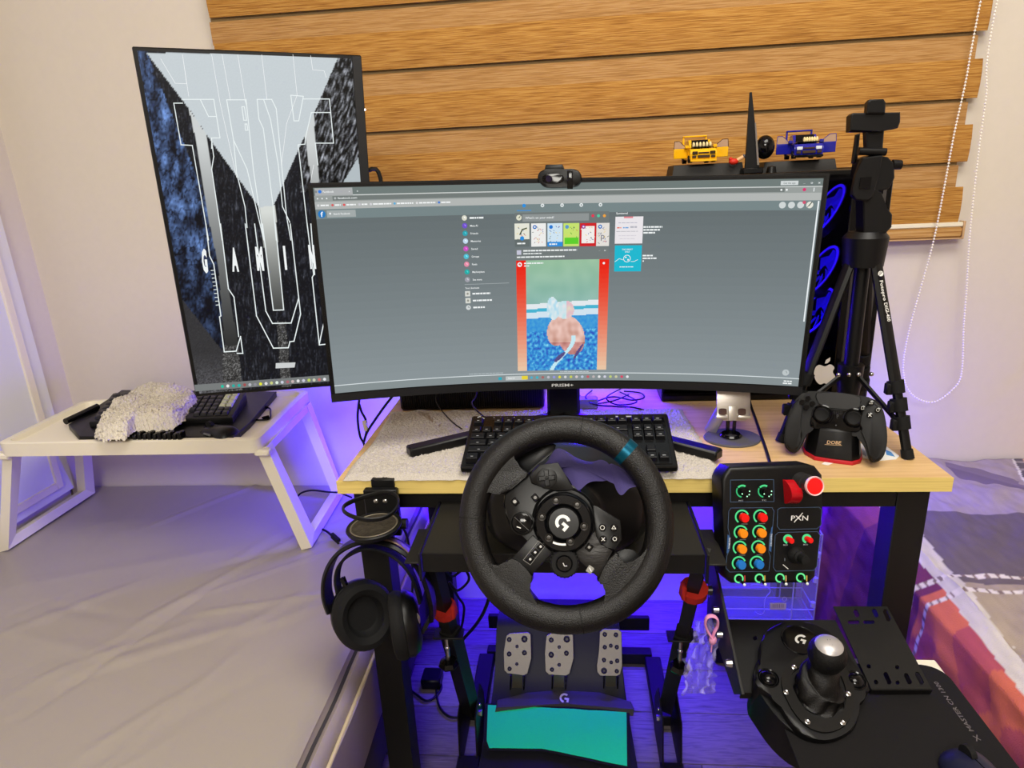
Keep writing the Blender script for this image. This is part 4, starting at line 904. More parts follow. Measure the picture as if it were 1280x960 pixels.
# ------------------------------------------------------------------ PC tower
PX0, PX1, PY0, PY1, PZ0, PZ1 = .10, .53, .38, .59, .7515, 1.218
pc = thing('pc_tower', 'black computer tower with a glass side and blue-lit fans standing behind the tripod', 'computer', (.315, .485, .7515))
b = B(); t = .006
b.box((PX0, PY0 + .004, PZ0), (PX1, PY1, PZ0 + .02), .002); b.box((PX0, PY0 + .004, PZ1 - .02), (PX1, PY1, PZ1), .002); b.box((PX0, PY1 - t, PZ0 + .02), (PX1, PY1, PZ1 - .02)); b.box((PX0, PY0 + .004, PZ0 + .02), (PX0 + t, PY1 - t, PZ1 - .02)); b.box((PX1 - .018, PY0 + .004, PZ0 + .02), (PX1, PY1 - t, PZ1 - .02))
obj('case', b, M_frame, pc)
b = B(); b.box((PX1 - .075, PY0, PZ0 + .004), (PX1 - .001, PY0 + .010, PZ1 - .004), .002); obj('front_post', b, M_gloss, pc, 'glossy black front corner')
b = B()
for x in (PX1 - .062, PX1 - .040, PX1 - .018): b.box((x, PY0 - .0015, PZ0 + .02), (x + .006, PY0 + .001, PZ1 - .02), .0005)
obj('post_rib', b, mat('rib_grey', (62, 58, 56), .4), pc, 'pale vertical ribs')
b = B(); b.box((PX0 + .004, PY0 + .002, PZ0 + .012), (PX1 - .075, PY0 + .005, PZ1 - .008)); obj('glass_panel', b, mat('smoked_glass', (150, 150, 160), .04, trans=1.0), pc, 'clear glass side panel')
b = B(); b.box((PX0 + .02, PY1 - .02, PZ0 + .12), (PX1 - .12, PY1 - t - .001, PZ1 - .05), .002); obj('motherboard', b, mat('board', (22, 22, 28), .5), pc)
b = B(); b.box((PX0 + .01, PY0 + .02, PZ0 + .022), (PX1 - .025, PY1 - .01, PZ0 + .105), .002); obj('power_shroud', b, M_frame, pc)
b = B(); b.box((.14, .41, .985), (.40, .53, 1.025), .006); obj('graphics_card', b, mat('gpu', (60, 58, 60), .4), pc)
for z in (1.135, 1.01, .92):
    M = Matrix.Translation((.452, .47, z)) @ Matrix.Rotation(math.radians(-62), 4, 'Y')
    b = B(); b.lathe([(.048, -.006), (.058, -.006), (.058, .010), (.048, .010), (.048, -.006)], M, 32); fan = obj('fan', b, M_frame, pc)
    b = B(); b.lathe([(.0505, .011), (.056, .011), (.056, .0125), (.0505, .0125), (.0505, .011)], M, 32); obj('fan_ring', b, mat('fan_glow', (50, 20, 255), .4, emit=2.2), fan, 'glowing blue ring')
    for k in range(7):
        a = 2 * PI * k / 7; Mb = M @ Matrix.Rotation(a, 4, 'Z') @ Matrix.Translation((.029, 0, .002)) @ Matrix.Rotation(.6, 4, 'X')
        b = B(); b.box((-.019, -.010, -.0008), (.019, .010, .0008), .0003, M=Mb); obj('fan_blade', b, mat('fan_blade', (40, 20, 235), .4, emit=.8), fan)
    b = B(); b.lathe([(0, -.004), (.012, -.004), (.012, .006), (0, .007)], M, 16); obj('fan_hub', b, M_frame, fan)
def point(name, loc, power, color, r=.01):
    l = bpy.data.lights.new(name, 'POINT'); l.energy = power; l.color = color; l.shadow_soft_size = r; o = bpy.data.objects.new(name, l); COL.objects.link(o); o.location = loc
point('case_light_upper', (.40, .42, 1.10), .35, BLUE); point('case_light_lower', (.40, .43, .90), .25, BLUE)
FA = Fr((.44, PY0 - .0005, .81), (0, -1, 0))
d = Draw(lambda x, y, z: FA.P(x, y, .0012 + z)); ap = smoothpoly([(1031, 458), (1037, 455.5), (1041, 457), (1043, 460), (1041, 465), (1044, 471), (1040, 478), (1034, 480), (1030, 479), (1025, 480.5), (1020, 476), (1017.5, 468), (1019, 460), (1024, 456)], 4)
d.face(ap[::-1], (226, 220, 210)); d.face([(1031, 454.5), (1032.5, 450), (1038, 446.5), (1037.5, 451), (1034.5, 454)][::-1], (226, 220, 210)); d.build('fruit_sticker', M_print, pc, 'white apple-shaped sticker at the bottom of the glass')
for x in (.14, .49):
    for y in (.42, .56): pass

# ------------------------------------------------------------------ things on the tower
def plinth(name, x0, x1, y0, y1, z0, z1, label):
    b = B(); lo = [(x0, y0, z0), (x1, y0, z0), (x1, y1, z0), (x0, y1, z0)]; k = .004
    b.loop3([Vector(q) for q in lo], [Vector((x0 + k, y0 + k, z1)), Vector((x1 - k, y0 + k, z1)), Vector((x1 - k, y1 - k, z1)), Vector((x0 + k, y1 - k, z1))], .001, 1)
    return tag(obj(name, b, mat('plinth_black', (30, 28, 26), .5)), label, 'display stand')
T0 = PZ1 + .0005
pl1 = plinth('display_plinth', .122, .268, .46, .55, T0, T0 + .024, 'black plinth under the yellow toy car')
pl2 = plinth('display_plinth', .305, .452, .46, .55, T0, T0 + .022, 'black plinth under the dark blue toy car')
def toycar(px, py, Y, z0, main, trim, label, yaw, eng):
    """front view car facing the room with open doors; px,py bottom centre"""
    o = at(px, py, Y=Y); o.z = z0; t = thing('toy_car', label, 'toy car', o)
    M = Matrix.Translation(o) @ Matrix.Rotation(yaw, 4, 'Z') @ Matrix.Scale(1.34 if eng else 1.38, 4); mm_ = mat('car_' + label.split()[0] + '_paint', main, .22, coat=.6); dk_ = M_gloss
    def prof(b, pts, w0, w1, M):
        L0 = [M @ Vector((-w0, y, z)) for y, z in pts]; L1 = [M @ Vector((w0, y, z)) for y, z in pts]; b.loop3(L0, L1, 0)
    b = B(); prof(b, [(-.040, .006), (-.0415, .016), (-.036, .0215), (-.010, .0235), (.026, .024), (.040, .023), (.041, .008)], .0195, 0, M); bmesh.ops.bevel(b.bm, geom=list(b.bm.edges), offset=.0012, segments=2, affect='EDGES', clamp_overlap=True); obj('body', b, mm_, t)
    b = B(); prof(b, [(-.012, .0235), (-.002, .036), (.018, .0365), (.030, .024)], .0165, 0, M); bmesh.ops.bevel(b.bm, geom=list(b.bm.edges), offset=.001, segments=1, affect='EDGES', clamp_overlap=True); cb = obj('cabin', b, mm_, t)
    b = B(); b.loop3([M @ Vector(q) for q in ((-.0135, -.0128, .0245), (.0135, -.0128, .0245), (.0125, -.0032, .0355), (-.0125, -.0032, .0355))], [M @ Vector(q) for q in ((-.0135, -.0138, .0248), (.0135, -.0138, .0248), (.0125, -.0042, .0358), (-.0125, -.0042, .0358))]); obj('windscreen', b, dk_, cb)
    b = B(); b.box((-.019, .034, .042), (.019, .043, .0445), .0008, M=M); b.box((-.019, .036, .024), (-.0165, .041, .042), M=M); b.box((.0165, .036, .024), (.019, .041, .042), M=M); obj('rear_wing', b, mm_, t)
    for s in (-1, 1):
        Md = M @ Matrix.Translation((s * .0195, -.010, 0)) @ Matrix.Rotation(-s * math.radians(20), 4, 'Z')
        b = B(); b.box((min(0, s * .023), -.001, .009), (max(0, s * .023), .0012, .0235), .0005, M=Md); dr = obj('door', b, mm_, t)
        b = B(); q = [(0, .0235), (s * .023, .0235), (s * .022, .0345), (s * .014, .0345)]
        for a_, c_ in zip(q, q[1:] + q[:1]): b.tube([Md @ Vector((a_[0], 0, a_[1])), Md @ Vector((c_[0], 0, c_[1]))], .0007, 5)
        obj('window_frame', b, mat('car_trim', (60, 30, 20), .4) if main[0] > 100 else mm_, dr)
        b = B(); b.loop3([Md @ Vector((x, .0003, z)) for x, z in q], [Md @ Vector((x, -.0003, z)) for x, z in q]); obj('pane', b, mat('car_glass', (188, 160, 140), .1, alpha=.55), dr)
        b = B(); b.box((s * .004 - .003, -.007, .0235), (s * .004 + .003, -.003, .028), .0008, M=Md); obj('mirror', b, mm_, dr)
        b = B(); b.box((s * .013 - .004, -.0425, .0135), (s * .013 + .004, -.0405, .0180), .0005, M=M); obj('headlamp', b, mat('lamp_' + ('dark' if eng else 'clear'), (50, 40, 26) if eng else (210, 215, 225), .2), t)
        for y in (-.026, .026): b = B(); b.cyl(M @ Vector((s * .0145, y, .0075)), M @ Vector((s * .0205, y, .0075)), .0075, .0075, 16); b.cyl(M @ Vector((s * .0203, y, .0075)), M @ Vector((s * .0209, y, .0075)), .0045, .0045, 12); obj('wheel', b, M_rubber, t)
    b = B(); b.box((-.009, -.0425, .0085), (.009, -.0405, .0125), .0005, M=M); b.box((-.017, -.0422, .0085), (-.011, -.0405, .0122), .0005, M=M); b.box((.011, -.0422, .0085), (.017, -.0405, .0122), .0005, M=M); b.box((-.008, -.0422, .0145), (.008, -.0405, .0168), .0004, M=M); obj('grille', b, mat('grille_brown', (60, 42, 26), .4), t)
    b = B(); b.box((-.0155, -.034, .0235), (.0155, -.014, .025), .0004, M=M); obj('engine_bay', b, dk_, t)
    b = B()
    for i in range(6): x = (-.0125 + i * .005) if eng else (-.004 + i * .0034); b.ball(M @ Vector((x, -.024, .0275)), .0042 if eng else .004, 10, (.62, 1.3, 1.5))
    obj('engine', b, mat('engine_cream', (238, 222, 170), .35), t)
    b = B(); b.box((-.0195, -.043, .003), (.0195, -.038, .0065), .0006, M=M); obj('bumper', b, mm_ if eng else dk_, t)
    return t
toycar(873, 199, .495, T0 + .0245, (238, 178, 20), 0, 'yellow toy car with open doors and a big exposed engine', .0, True)
toycar(1003, 196, .495, T0 + .0225, (28, 30, 140), 0, 'dark blue toy car with open doors and its bonnet off', -.12, False)
# antenna
an = thing('antenna', 'tall flat tapering black antenna between the two toy cars', 'antenna', (.292, .44, T0))
b = B(); b.loop3([Vector((.264, .437, T0 + .01)), Vector((.292, .437, T0 + .01)), Vector((.292, .445, T0 + .01)), Vector((.264, .445, T0 + .01))], [Vector((.265, .44, 1.372)), Vector((.2690, .44, 1.372)), Vector((.2690, .444, 1.372)), Vector((.265, .444, 1.372))], .0005, 1); obj('blade', b, M_black, an)
b = B(); b.loop3([Vector((x, .4365, z)) for x, z in ((.2865, 1.235), (.2905, 1.235), (.2790, 1.315), (.2765, 1.315))], [Vector((x, .4345, z)) for x, z in ((.2865, 1.235), (.2905, 1.235), (.2790, 1.315), (.2765, 1.315))]); obj('edge_highlight', b, mat('antenna_grey', (120, 112, 104), .3), an, 'grey painted highlight along the edge')  # thin strip whose grey stands for a highlight on the blade
b = B(); b.box((.258, .43, T0), (.298, .455, T0 + .012), .002); obj('foot', b, M_black, an)
# little figures
kf = thing('figurine', 'small dark figurine with a glossy black round head left of the blue toy car', 'figurine', (.326, .452, T0))
b = B(); b.ball(at(956, 184, Y=.445), .0205, 28, (.92, .9, 1.12)); obj('head', b, M_gloss, kf)
b = B(); b.lathe([(0, 0), (.010, 0), (.008, .012), (0, .014)], Matrix.Translation((.318, .445, T0)), 20); obj('body', b, M_black, kf)
b = B(); b.ball(at(949, 178, Y=.458), .008, 16, (.8, .5, 1)); obj('collar', b, mat('tan_felt', (206, 160, 96), .7), kf)
rf = thing('figurine', 'little red and tan figurine lying beside the antenna foot', 'figurine', (.235, .447, T0))
p0 = at(917, 202, Y=.447); p1 = at(929, 196, Y=.447)
b = B(); b.ball(p0, .009, 14, (1.1, .7, .7)); b.ball(p0 + Vector((-.006, 0, .005)), .004, 10); obj('body', b, mat('figure_red', (196, 40, 22), .5), rf)
b = B(); b.tube([p0 + Vector((.004, 0, .001)), p1], .0035, 8); obj('arm', b, mat('figure_tan', (220, 170, 120), .5), rf)
b = B(); b.ball(p1 + Vector((.002, 0, .001)), .004, 12); obj('cap', b, mat('figure_grey', (80, 78, 84), .4), rf)

# ------------------------------------------------------------------ wheel stand
ws = thing('wheel_stand', 'black folding metal stand that carries the steering wheel in front of the desk', 'wheel stand', (-.116, .05, 0))
b = B(); b.box((-.324, -.143, .697), (.092, .018, .70), .001); obj('top_plate', b, mat('plate_steel_lit', (30, 28, 24), .55, bump=.1, scale=1500), ws)  # paler steel for the level plates: light falling on them put into colour
b = B(); b.box((-.324, -.145, .668), (.092, -.142, .7), .0008); obj('front_lip', b, M_steel, ws)
for s, xf in ((-1, -.327), (1, .095)):
    b = B(); b.box((xf - .002, -.15, .655), (xf + .002, .015, .703), .0008); obj('side_flange', b, M_steel, ws)
    x0, x1 = (xf - .034, xf - .003) if s < 0 else (xf + .003, xf + .036)
    b = B(); b.box((x0, -.115, .662), (x1, -.012, .665), .0008); obj('wing', b, mat('plate_steel_lit', (38, 36, 31)), ws)
    for y in (-.108, -.02):
        b = B(); b.cyl((xf + s * .002, y, .682), (xf + s * .006, y, .682), .0055, .004, 10); obj('bolt', b, M_chrome, ws)
    X = xf - .007 if s < 0 else xf + .006
    f = lambda z: Vector((X, (-.045 if s < 0 else -.06) + (.62 - z) * (.42 if s < 0 else .5), z))
    b = B(); ax = (f(.3) - f(.62)).normalized()
    b.tube([f(.665), f(.37)], [(.016, .013)] * 2, 4, flat=(1, 0, 1)); up_ = obj('upright', b, M_steel, ws)
    b = B(); b.tube([f(.42), f(.10)], [(.021, .021)] * 2, 4, flat=(1, 0, 1)); obj('outer_channel', b, M_steel, ws)
    b = B(); zc = .485 if s < 0 else .56; b.tube([f(zc + .008), f(zc - .008)], [(.0235, .0215)] * 2, 12, flat=(1, 0, 0)); b.box(f(zc) + Vector((-s * .018 - .004, -.018, -.010)), f(zc) + Vector((-s * .018 + .004, .004, .018)), .003); obj('strap', b, M_redstrap, ws, 'red hook-and-loop strap round the upright')
    kz = .39; q = f(kz)
    b = B(); b.box(q + Vector((-.030, -.03, .02)), q + Vector((.026, .0, .024)), .001); obj('clamp_bracket', b, M_steel, ws)
    b = B(); b.cyl(q + Vector((-.006, -.022, -.03)), q + Vector((-.006, -.022, .02)), .004, .004, 8); b.ball(q + Vector((-.006, -.022, -.004)), .0055, 10); obj('clamp_bolt', b, M_chrome, ws)
    b = B(); b.lathe([(0, 0), (.018, 0), (.020, .004), (.016, .012), (.008, .014), (0, .014)], Matrix.Translation(q + Vector((-.006, -.022, -.045))), 7); obj('clamp_knob', b, M_gloss, ws)
    for dx in (-.0205, .0175):
        b = B(); b.loop3([Vector((X + dx, y, z)) for y, z in ((.10, .0), (.24, .0), (.24, .09), (.20, .15), (.12, .13))], [Vector((X + dx + .003, y, z)) for y, z in ((.10, .0), (.24, .0), (.24, .09), (.20, .15), (.12, .13))], .0005, 1); obj('base_cheek', b, M_steel, ws)
    b = B(); b.cyl((X + .026 if s < 0 else X - .026, .165, .10), (X + .018 if s < 0 else X - .018, .165, .10), .007, .007, 6); b.ball((X + (.023 if s < 0 else -.023), .16, .128), .0035, 8); obj('base_bolt', b, M_chrome, ws)
    b = B(); b.box((X - .024, -.12, .002), (X + .024, .115, .034), .002); obj('foot_rail', b, M_steel, ws)
    b = B(); b.box((X - .02, .24, .002), (X + .02, .44, .030), .002); obj('rear_rail', b, M_steel, ws)
b = B(); b.box((-.334, .44, .002), (.10, .47, .034), .002); obj('crossbar', b, M_steel, ws)
b = B(); b.box((-.334, .50, .06), (.10, .515, .10), .002); obj('dark_band_bar', b, M_steel, ws)  # bar added to stand in for the dark band behind the pedals
# shifter arm: side plate hanging from the right wing
SA = [at(x, y, X=.137) for x, y in ((884, 706), (896, 706), (931, 868), (921, 868), (903, 815), (893, 770))]
b = B(); b.loop3([p - Vector((.004, 0, 0)) for p in SA], SA, .0006, 1); obj('shifter_arm', b, M_steel, ws)
for (x, y, r) in ((889.6, 737.5, .009), (898, 762, .006), (902.5, 793, .0055), (914.5, 829, .0065)):
    q = at(x, y, X=.131); b = B(); b.cyl(q, q - Vector((.008, 0, 0)), r, r * .8, 10); obj('bolt', b, M_chrome if r < .008 else mat('dark_bolt', (70, 68, 66), .3, metal=.8), ws)

# ------------------------------------------------------------------ shifter plates and shifter
MSh = pose((.35, -.138, .462), 17.1, 1.2, 3); RS = MSh.to_3x3(); FS = Fr(MSh.translation, RS @ Vector((0, 0, 1)), RS @ Vector((1, 0, 0)))
def pl(F, pts, h=0): return [F.P(x, y, h) for x, y in pts]
def slot(x0, y0, x1, y1, w=3.0):
    dx, dy = x1 - x0, y1 - y0; L = math.hypot(dx, dy); nx, ny = -dy / L * w, dx / L * w; ex, ey = dx / L * w * .7, dy / L * w * .7
    return [(x0 + nx, y0 + ny), (x0 - ex, y0 - ey), (x0 - nx, y0 - ny), (x1 - nx, y1 - ny), (x1 + ex, y1 + ey), (x1 + nx, y1 + ny)]
b = B(); FS.n.normalize()
holes = [slot(1069, 763, 1072, 770, 2.6), slot(1092, 762, 1096, 770, 2.6), slot(1106, 763, 1111, 775, 2.8), slot(1061, 777.5, 1073, 777.5, 2.2), slot(1080, 777.5, 1092, 777.5, 2.2), slot(1085, 832, 1087, 834, 2.4), slot(1120.5, 833, 1122.5, 835, 2.4), slot(1106.5, 841.5, 1112, 854, 2.8), slot(1094, 851, 1096, 854, 2.4), slot(1121, 852, 1123, 854, 2.4), slot(1132, 843, 1137.5, 854, 2.8), slot(1146, 841.5, 1152.5, 854, 2.9)]
b.holed(pl(FS, [(1041.6, 758), (1109, 758), (1165.5, 863), (1090, 863)]), [pl(FS, h) for h in holes], FS.n, .0025); obj('slotted_plate', b, M_steel, ws, smooth=20)
b = B(); q = pl(FS, [(1090, 863), (1165.5, 863)]); dn = FS.n * -.017
b.loop3([q[0] + FS.y * .0025, q[1] + FS.y * .0025, q[1] + FS.y * .0025 + dn, q[0] + FS.y * .0025 + dn * .6], [q[0], q[1], q[1] + dn, q[0] + dn * .6]); obj('plate_lip', b, M_steel, ws)
q2 = pl(FS, [(1152, 863), (1164, 863), (1162, 872), (1154, 872)]); b = B(); b.loop3([p - FS.n * .026 for p in q2], [p - FS.n * .012 for p in q2]); obj('plate_tab', b, M_steel, ws)
b = B(); b.holed(pl(FS, [(903, 775), (1044, 775), (1088, 863), (927, 866)], -.006), [pl(FS, slot(943, 797, 945, 798, 3), -.006)], FS.n, .0025); obj('shifter_plate', b, M_steel, ws, smooth=20)
q = pl(FS, [(927, 866), (944, 866)], -.006); b = B(); b.loop3([q[0] + FS.y * .0025, q[1] + FS.y * .0025, q[1] + FS.y * .0025 - FS.n * .016, q[0] + FS.y * .0025 - FS.n * .016], [q[0], q[1], q[1] - FS.n * .016, q[0] - FS.n * .016]); obj('plate_lip', b, M_steel, ws)

sh = thing('gear_shifter', 'black gear shifter with a round silver-topped knob and leather gaiter', 'gear shifter', FS.P(1012, 900, -.05))
H = .022
out = smoothpoly([(968, 781), (1000, 776), (1024, 781), (1045, 796), (1061.7, 820), (1078, 843), (1086.7, 858), (1084.6, 866), (1076, 873), (1073, 893), (1064, 911), (1045, 922.5), (1024, 924.6), (1003, 917), (986.7, 899.6), (972, 876.7), (959.6, 866), (947, 858), (943.5, 848), (950, 836), (951, 816), (953, 796)], 3)
b = B(); FS.poly(b, out, -.046, H, .0035, 2); obj('housing', b, M_black, sh)
b = B(); low = smoothpoly([(951, 820), (1000, 800), (1060, 830), (1074, 880), (1066, 912), (1040, 925), (1005, 922), (975, 900), (952, 870), (942, 850)], 3); top_ = [FS.P(x, y, H - .012) for x, y in low]; c_ = sum(top_, Vector()) / len(top_); b.loop3([c_ + (p - c_) * 1.02 - FS.n * .065 - FS.y * .01 for p in top_], top_, .002); obj('clamp_housing', b, M_black, sh)
b = B(); ro = smoothpoly([(989, 826), (1010, 818), (1040, 822), (1060, 838), (1068, 862), (1066, 890), (1054, 908), (1034, 915), (1013, 910), (995, 893), (982, 870), (977, 848)], 3); ri = smoothpoly([(996, 836), (1012, 831), (1040, 835), (1052, 846), (1058, 866), (1055, 886), (1042, 898), (1028, 899), (1012, 893), (999, 876), (990, 856), (989, 845)], 3)
b.holed(pl(FS, ro, H + .0035), [pl(FS, ri, H + .0035)], FS.n, .004); obj('bezel_ring', b, mat('bezel_satin', (34, 33, 32), .32, metal=.5), sh, 'satin metal bezel ring', smooth=30)
for x, y in ((992, 834.5), (982.5, 866), (1009, 903), (1053, 904), (1060, 868)):
    b = B(); b.lathe([(0, 0), (.0042, 0), (.0042, .002), (.0028, .0026), (0, .0018)], FS.Mat(x, y, H + .0034), 6); obj('bezel_screw', b, M_chrome, sh)
for x, y in ((960.5, 847.5), (1069, 850.5)):
    b = B(); b.lathe([(.0135, 0), (.0155, .0012), (.0145, .0022), (.0130, .0010)], FS.Mat(x, y, H), 24); b.lathe([(0, .007), (.006, .0062), (.011, .003), (.0125, 0), (0, 0)], FS.Mat(x, y, H), 24); obj('round_button', b, M_gloss, sh)
b = B(); b.lathe([(.0285, 0), (.0295, .0008), (.0285, .0014), (.0272, .0006)], FS.Mat(1000, 800, H), 40, 1, .9); b.lathe([(0, .0004), (.027, .0004), (.027, .0001)], FS.Mat(1000, 800, H), 40, 1, .9); obj('logo_disc', b, M_gloss, sh)
d = Draw(lambda x, y, z: FS.P(x, y, H + .0012 + z)); glogo(d, 1001, 799, 7.4, (200, 198, 192), rot=-20, ry=5.8); d.build('logo_print', M_print, sh, 'white letter G logo')
# gaiter
c0 = FS.P(1023, 868, H); kn = FS.P(1034, 818, H + .068)
def gaiter(u, v):
    a = u * 2 * PI; r = .034 * (1 - v) ** .55 + .012 * v; p = c0.lerp(kn - FS.n * .026, v ** 1.3)
    fold = 1 + .13 * math.sin(a * 3 + v * 9) * math.sin(v * PI) + .05 * math.sin(a * 7 - v * 14) * (1 - v)
    return p + FS.x * (math.cos(a) * r * 1.02 * fold) + FS.y * (math.sin(a) * r * 1.0 * fold) + FS.n * (.006 * math.sin(v * 12 + a * 2) * (1 - v) * v * 3)
b = B(); b.grid(60, 24, gaiter); bmesh.ops.remove_doubles(b.bm, verts=b.bm.verts, dist=1e-5); obj('leather_gaiter', b, M_leather, sh, 'creased black leather gaiter', smooth=70)
ax = (FS.n * .9 + FS.x * -.05 + FS.y * .10).normalized(); qk = Vector((0, 0, 1)).rotation_difference(ax).to_matrix().to_4x4(); Mk = Matrix.Translation(kn) @ qk
b = B(); b.lathe([(.010, -.034), (.014, -.026), (.0225, -.016), (.0262, -.004), (.0262, .006), (.0225, .016), (.0180, .0205)], Mk, 36); knob = obj('knob', b, mat('knob_leather', (11, 11, 11), .5, bump=.5, scale=700), sh)
b = B(); b.lathe([(.0190, .0195), (.0175, .0215), (.012, .0245), (.006, .0258), (0, .0262)], Mk, 36); obj('knob_cap', b, mat('cap_metal', (188, 184, 184), .38, metal=.55), knob, 'silver cap engraved with the gear pattern')
FK = Fr(Mk @ Vector((0, 0, .0262)), ax)
d = Draw(lambda x, y, z: FK.L(x / 1000, -y / 1000, .0004 - (x * x + y * y) / 44000 + z))
for x in (-6, -2, 2, 6): d.line([(x, -4.5), (x, 5)], .7, (70, 68, 72))
d.line([(-6, 0), (6, 0)], .7, (70, 68, 72))
for i, t in enumerate(('1', '3', '5')): d.text(t, -6.6 + i * 4.2, -5.6, 1.6, 2.8, (70, 68, 72)); d.text(('2', '4', '6')[i], -6.6 + i * 4.2, 8.6, 1.6, 2.8, (70, 68, 72))
d.text('R', 5.4, 8.6, 1.8, 2.8, (70, 68, 72)); d.build('gear_pattern', M_print, knob)

# ------------------------------------------------------------------ steering wheel
wo = at(706, 653, Y=-.243); FW = Fr(wo, (0, -.899, .438)); 
sw = thing('steering_wheel', 'black leather racing steering wheel with a teal centre mark and button spokes', 'steering wheel', (-.107, -.12, .70))
PXM = (FW.P(716, 653) - FW.P(696, 653)).length / 20
def wcp(l, f=3.2, ox=560, oy=500): return [(ox + x / f, oy + y / f) for x, y in l]
RR = 117 * PXM; RT = 15.4 * PXM
def rimp(a): return FW.L(math.cos(a) * RR, math.sin(a) * RR)
def rimr(a):
    g = 0
    for c, w, k in ((140, 26, .06), (-42, 28, .08), (-128, 26, .05)):
        dlt = (math.degrees(a) - c + 180) % 360 - 180; g += k * math.exp(-(dlt / w) ** 2)
    return (RT * (1 + g), RT * (1.12 + g))
N = 120
b = B(); b.tube([rimp(2 * PI * i / N) for i in range(N)], [rimr(2 * PI * i / N) for i in range(N)], 20, closed=True, flat=FW.n); rim = obj('rim', b, M_leather, sw, 'perforated black leather rim')
b = B(); b.tube([rimp(math.radians(a)) for a in (45.5, 46.6, 47.7, 48.8, 49.9, 51)], [(rimr(math.radians(49))[0] * 1.012, rimr(math.radians(49))[1] * 1.012)] * 6, 24, flat=FW.n); obj('centre_mark', b, mat('teal_band', (0, 74, 96), .3, metal=.6), rim, 'teal centre band')
for a in (79, 17, 177, -81):
    b = B(); b.tube([rimp(math.radians(a + k)) for k in (-.35, .35)], [(rimr(math.radians(a))[0] * 1.008, rimr(math.radians(a))[1] * 1.008)] * 2, 24, flat=FW.n); obj('seam', b, mat('seam_dark', (6, 6, 6), .7), rim)
for a0, a1, off_ in ((20, 75, .5), (84, 172, .5), (-76, 12, .5), (182, 274, .5)):
    b = B(); b.tube([FW.L(math.cos(math.radians(a)) * (RR - RT * .86), math.sin(math.radians(a)) * (RR - RT * .86), RT * .50) for a in range(a0, a1, 2)], .0007, 5); obj('stitching', b, mat('stitch_dark', (46, 42, 38), .7), rim)
for pts in ([(265, 225), (277, 262), (322, 293), (300, 318), (235, 370), (195, 376), (150, 366), (122, 380), (110, 300), (170, 200), (230, 170)],
            [(130, 560), (148, 640), (205, 665), (262, 632), (338, 703), (322, 760), (365, 822), (330, 880), (210, 810), (110, 690)],
            [(612, 728), (600, 712), (668, 608), (700, 655), (755, 640), (800, 580), (840, 600), (810, 730), (700, 840), (610, 850), (632, 790), (632, 755)]):
    b = B(); FW.poly(b, smoothpoly(wcp(pts), 3), -.016, .011, .006, 3, hp=.006); obj('leather_spoke', b, M_leather, sw)
M_spoke = mat('spoke_black', (5, 5, 6), .38, bump=.05, scale=800)
b = B(); FW.poly(b, smoothpoly(wcp([(225, 380), (322, 300), (440, 300), (560, 400), (600, 470), (600, 560), (540, 640), (400, 650), (335, 620), (330, 560), (255, 520), (230, 450)]), 2), -.018, .001, .003, 2, hp=.001); obj('centre_frame', b, M_spoke, sw)
def plate(name, pts, h0, h1, m=M_spoke, label=None, bev=.0015, raw=False):
    b = B(); FW.poly(b, pts if raw else wcp(pts), h0, h1, bev, 2); return obj(name, b, m, sw, label)
plate('button_plate', [(325, 300), (368, 258), (440, 250), (470, 300), (505, 360), (440, 366), (385, 352), (333, 333)], -.008, .006)
plate('button_plate', [(578, 418), (600, 428), (690, 482), (696, 560), (668, 604), (640, 586), (612, 580), (592, 545)], -.008, .006)
plate('button_plate', [(590, 520), (612, 582), (640, 588), (660, 604), (602, 712), (520, 640), (510, 608)], -.008, .0035, mat('plate_brushed', (34, 32, 31), .35, metal=.4, bump=.2, scale=90, stretch=(1, 6, 1)), 'brushed dark plate')
plate('button_plate', [(258, 632), (338, 540), (418, 610), (332, 702)], -.008, .0045)
b = B(); b.lathe([(.0205, .010), (.024, .013), (.034, .013), (.0375, .009), (.0385, 0), (.0385, -.012), (0, -.012)], FW.Mat(704.5, 653, 0), 56); obj('hub_ring', b, M_gloss, sw, 'glossy hub ring')
b = B(); b.lathe([(.0385, .002), (.0410, .0035), (.0420, .001), (.0420, -.012), (.0385, -.012)], FW.Mat(706, 650, 0), 56); obj('hub_collar', b, M_spoke, sw)
b = B(); b.lathe([(0, .0168), (.0185, .0164), (.0200, .015), (.0205, .012), (.0205, .0)], FW.Mat(705, 653, 0), 48); hc = obj('hub_cap', b, mat('cap_black', (7, 7, 8), .32), sw)
d = Draw(lambda x, y, z: FW.P(x, y, .0188 + z)); glogo(d, 703.5, 653, 9.6, (222, 222, 216), rot=-41); d.build('logo_print', M_print, hc, 'white letter G logo')
for x, y in ((695, 625.6), (721.5, 631), (677.5, 646), (730, 658), (686, 672), (713, 677)):
    b = B(); b.lathe([(.0028, .0), (.0034, .0012), (.0048, .0016), (.0052, 0)], FW.Mat(x, y, .0128), 20); b.lathe([(0, .001), (.0026, .0008), (.0028, 0)], FW.Mat(x, y, .0128), 12); obj('hub_screw', b, mat('screw_dark', (58, 56, 54), .28, metal=.7), sw)
d = Draw(lambda x, y, z: FW.P(x, y, .0134 + z)); d.arc(704.5, 648, 34, 2.6, 246, 275, (225, 225, 222), 8)
d.build('pale_arc', M_print, sw, 'pale arc under the hub')  # flat pale arc on the lower hub, does not emit
def knob(name, x, y, r, h, m=M_gloss, h0=.004, seg=28, label=None): b = B(); b.lathe([(r, 0), (r, h * .8), (r * .88, h), (0, h)], FW.Mat(x, y, h0), seg); return obj(name, b, m, sw, label)
b = B(); b.lathe([(.0155, 0), (.0155, .003), (.0138, .0035), (.0132, .001)], FW.Mat(653, 653.5, .001), 32); obj('dial_ring', b, M_spoke, sw)
knob('rocker_button', 653, 653.5, .0125, .006, M_gloss, .001)
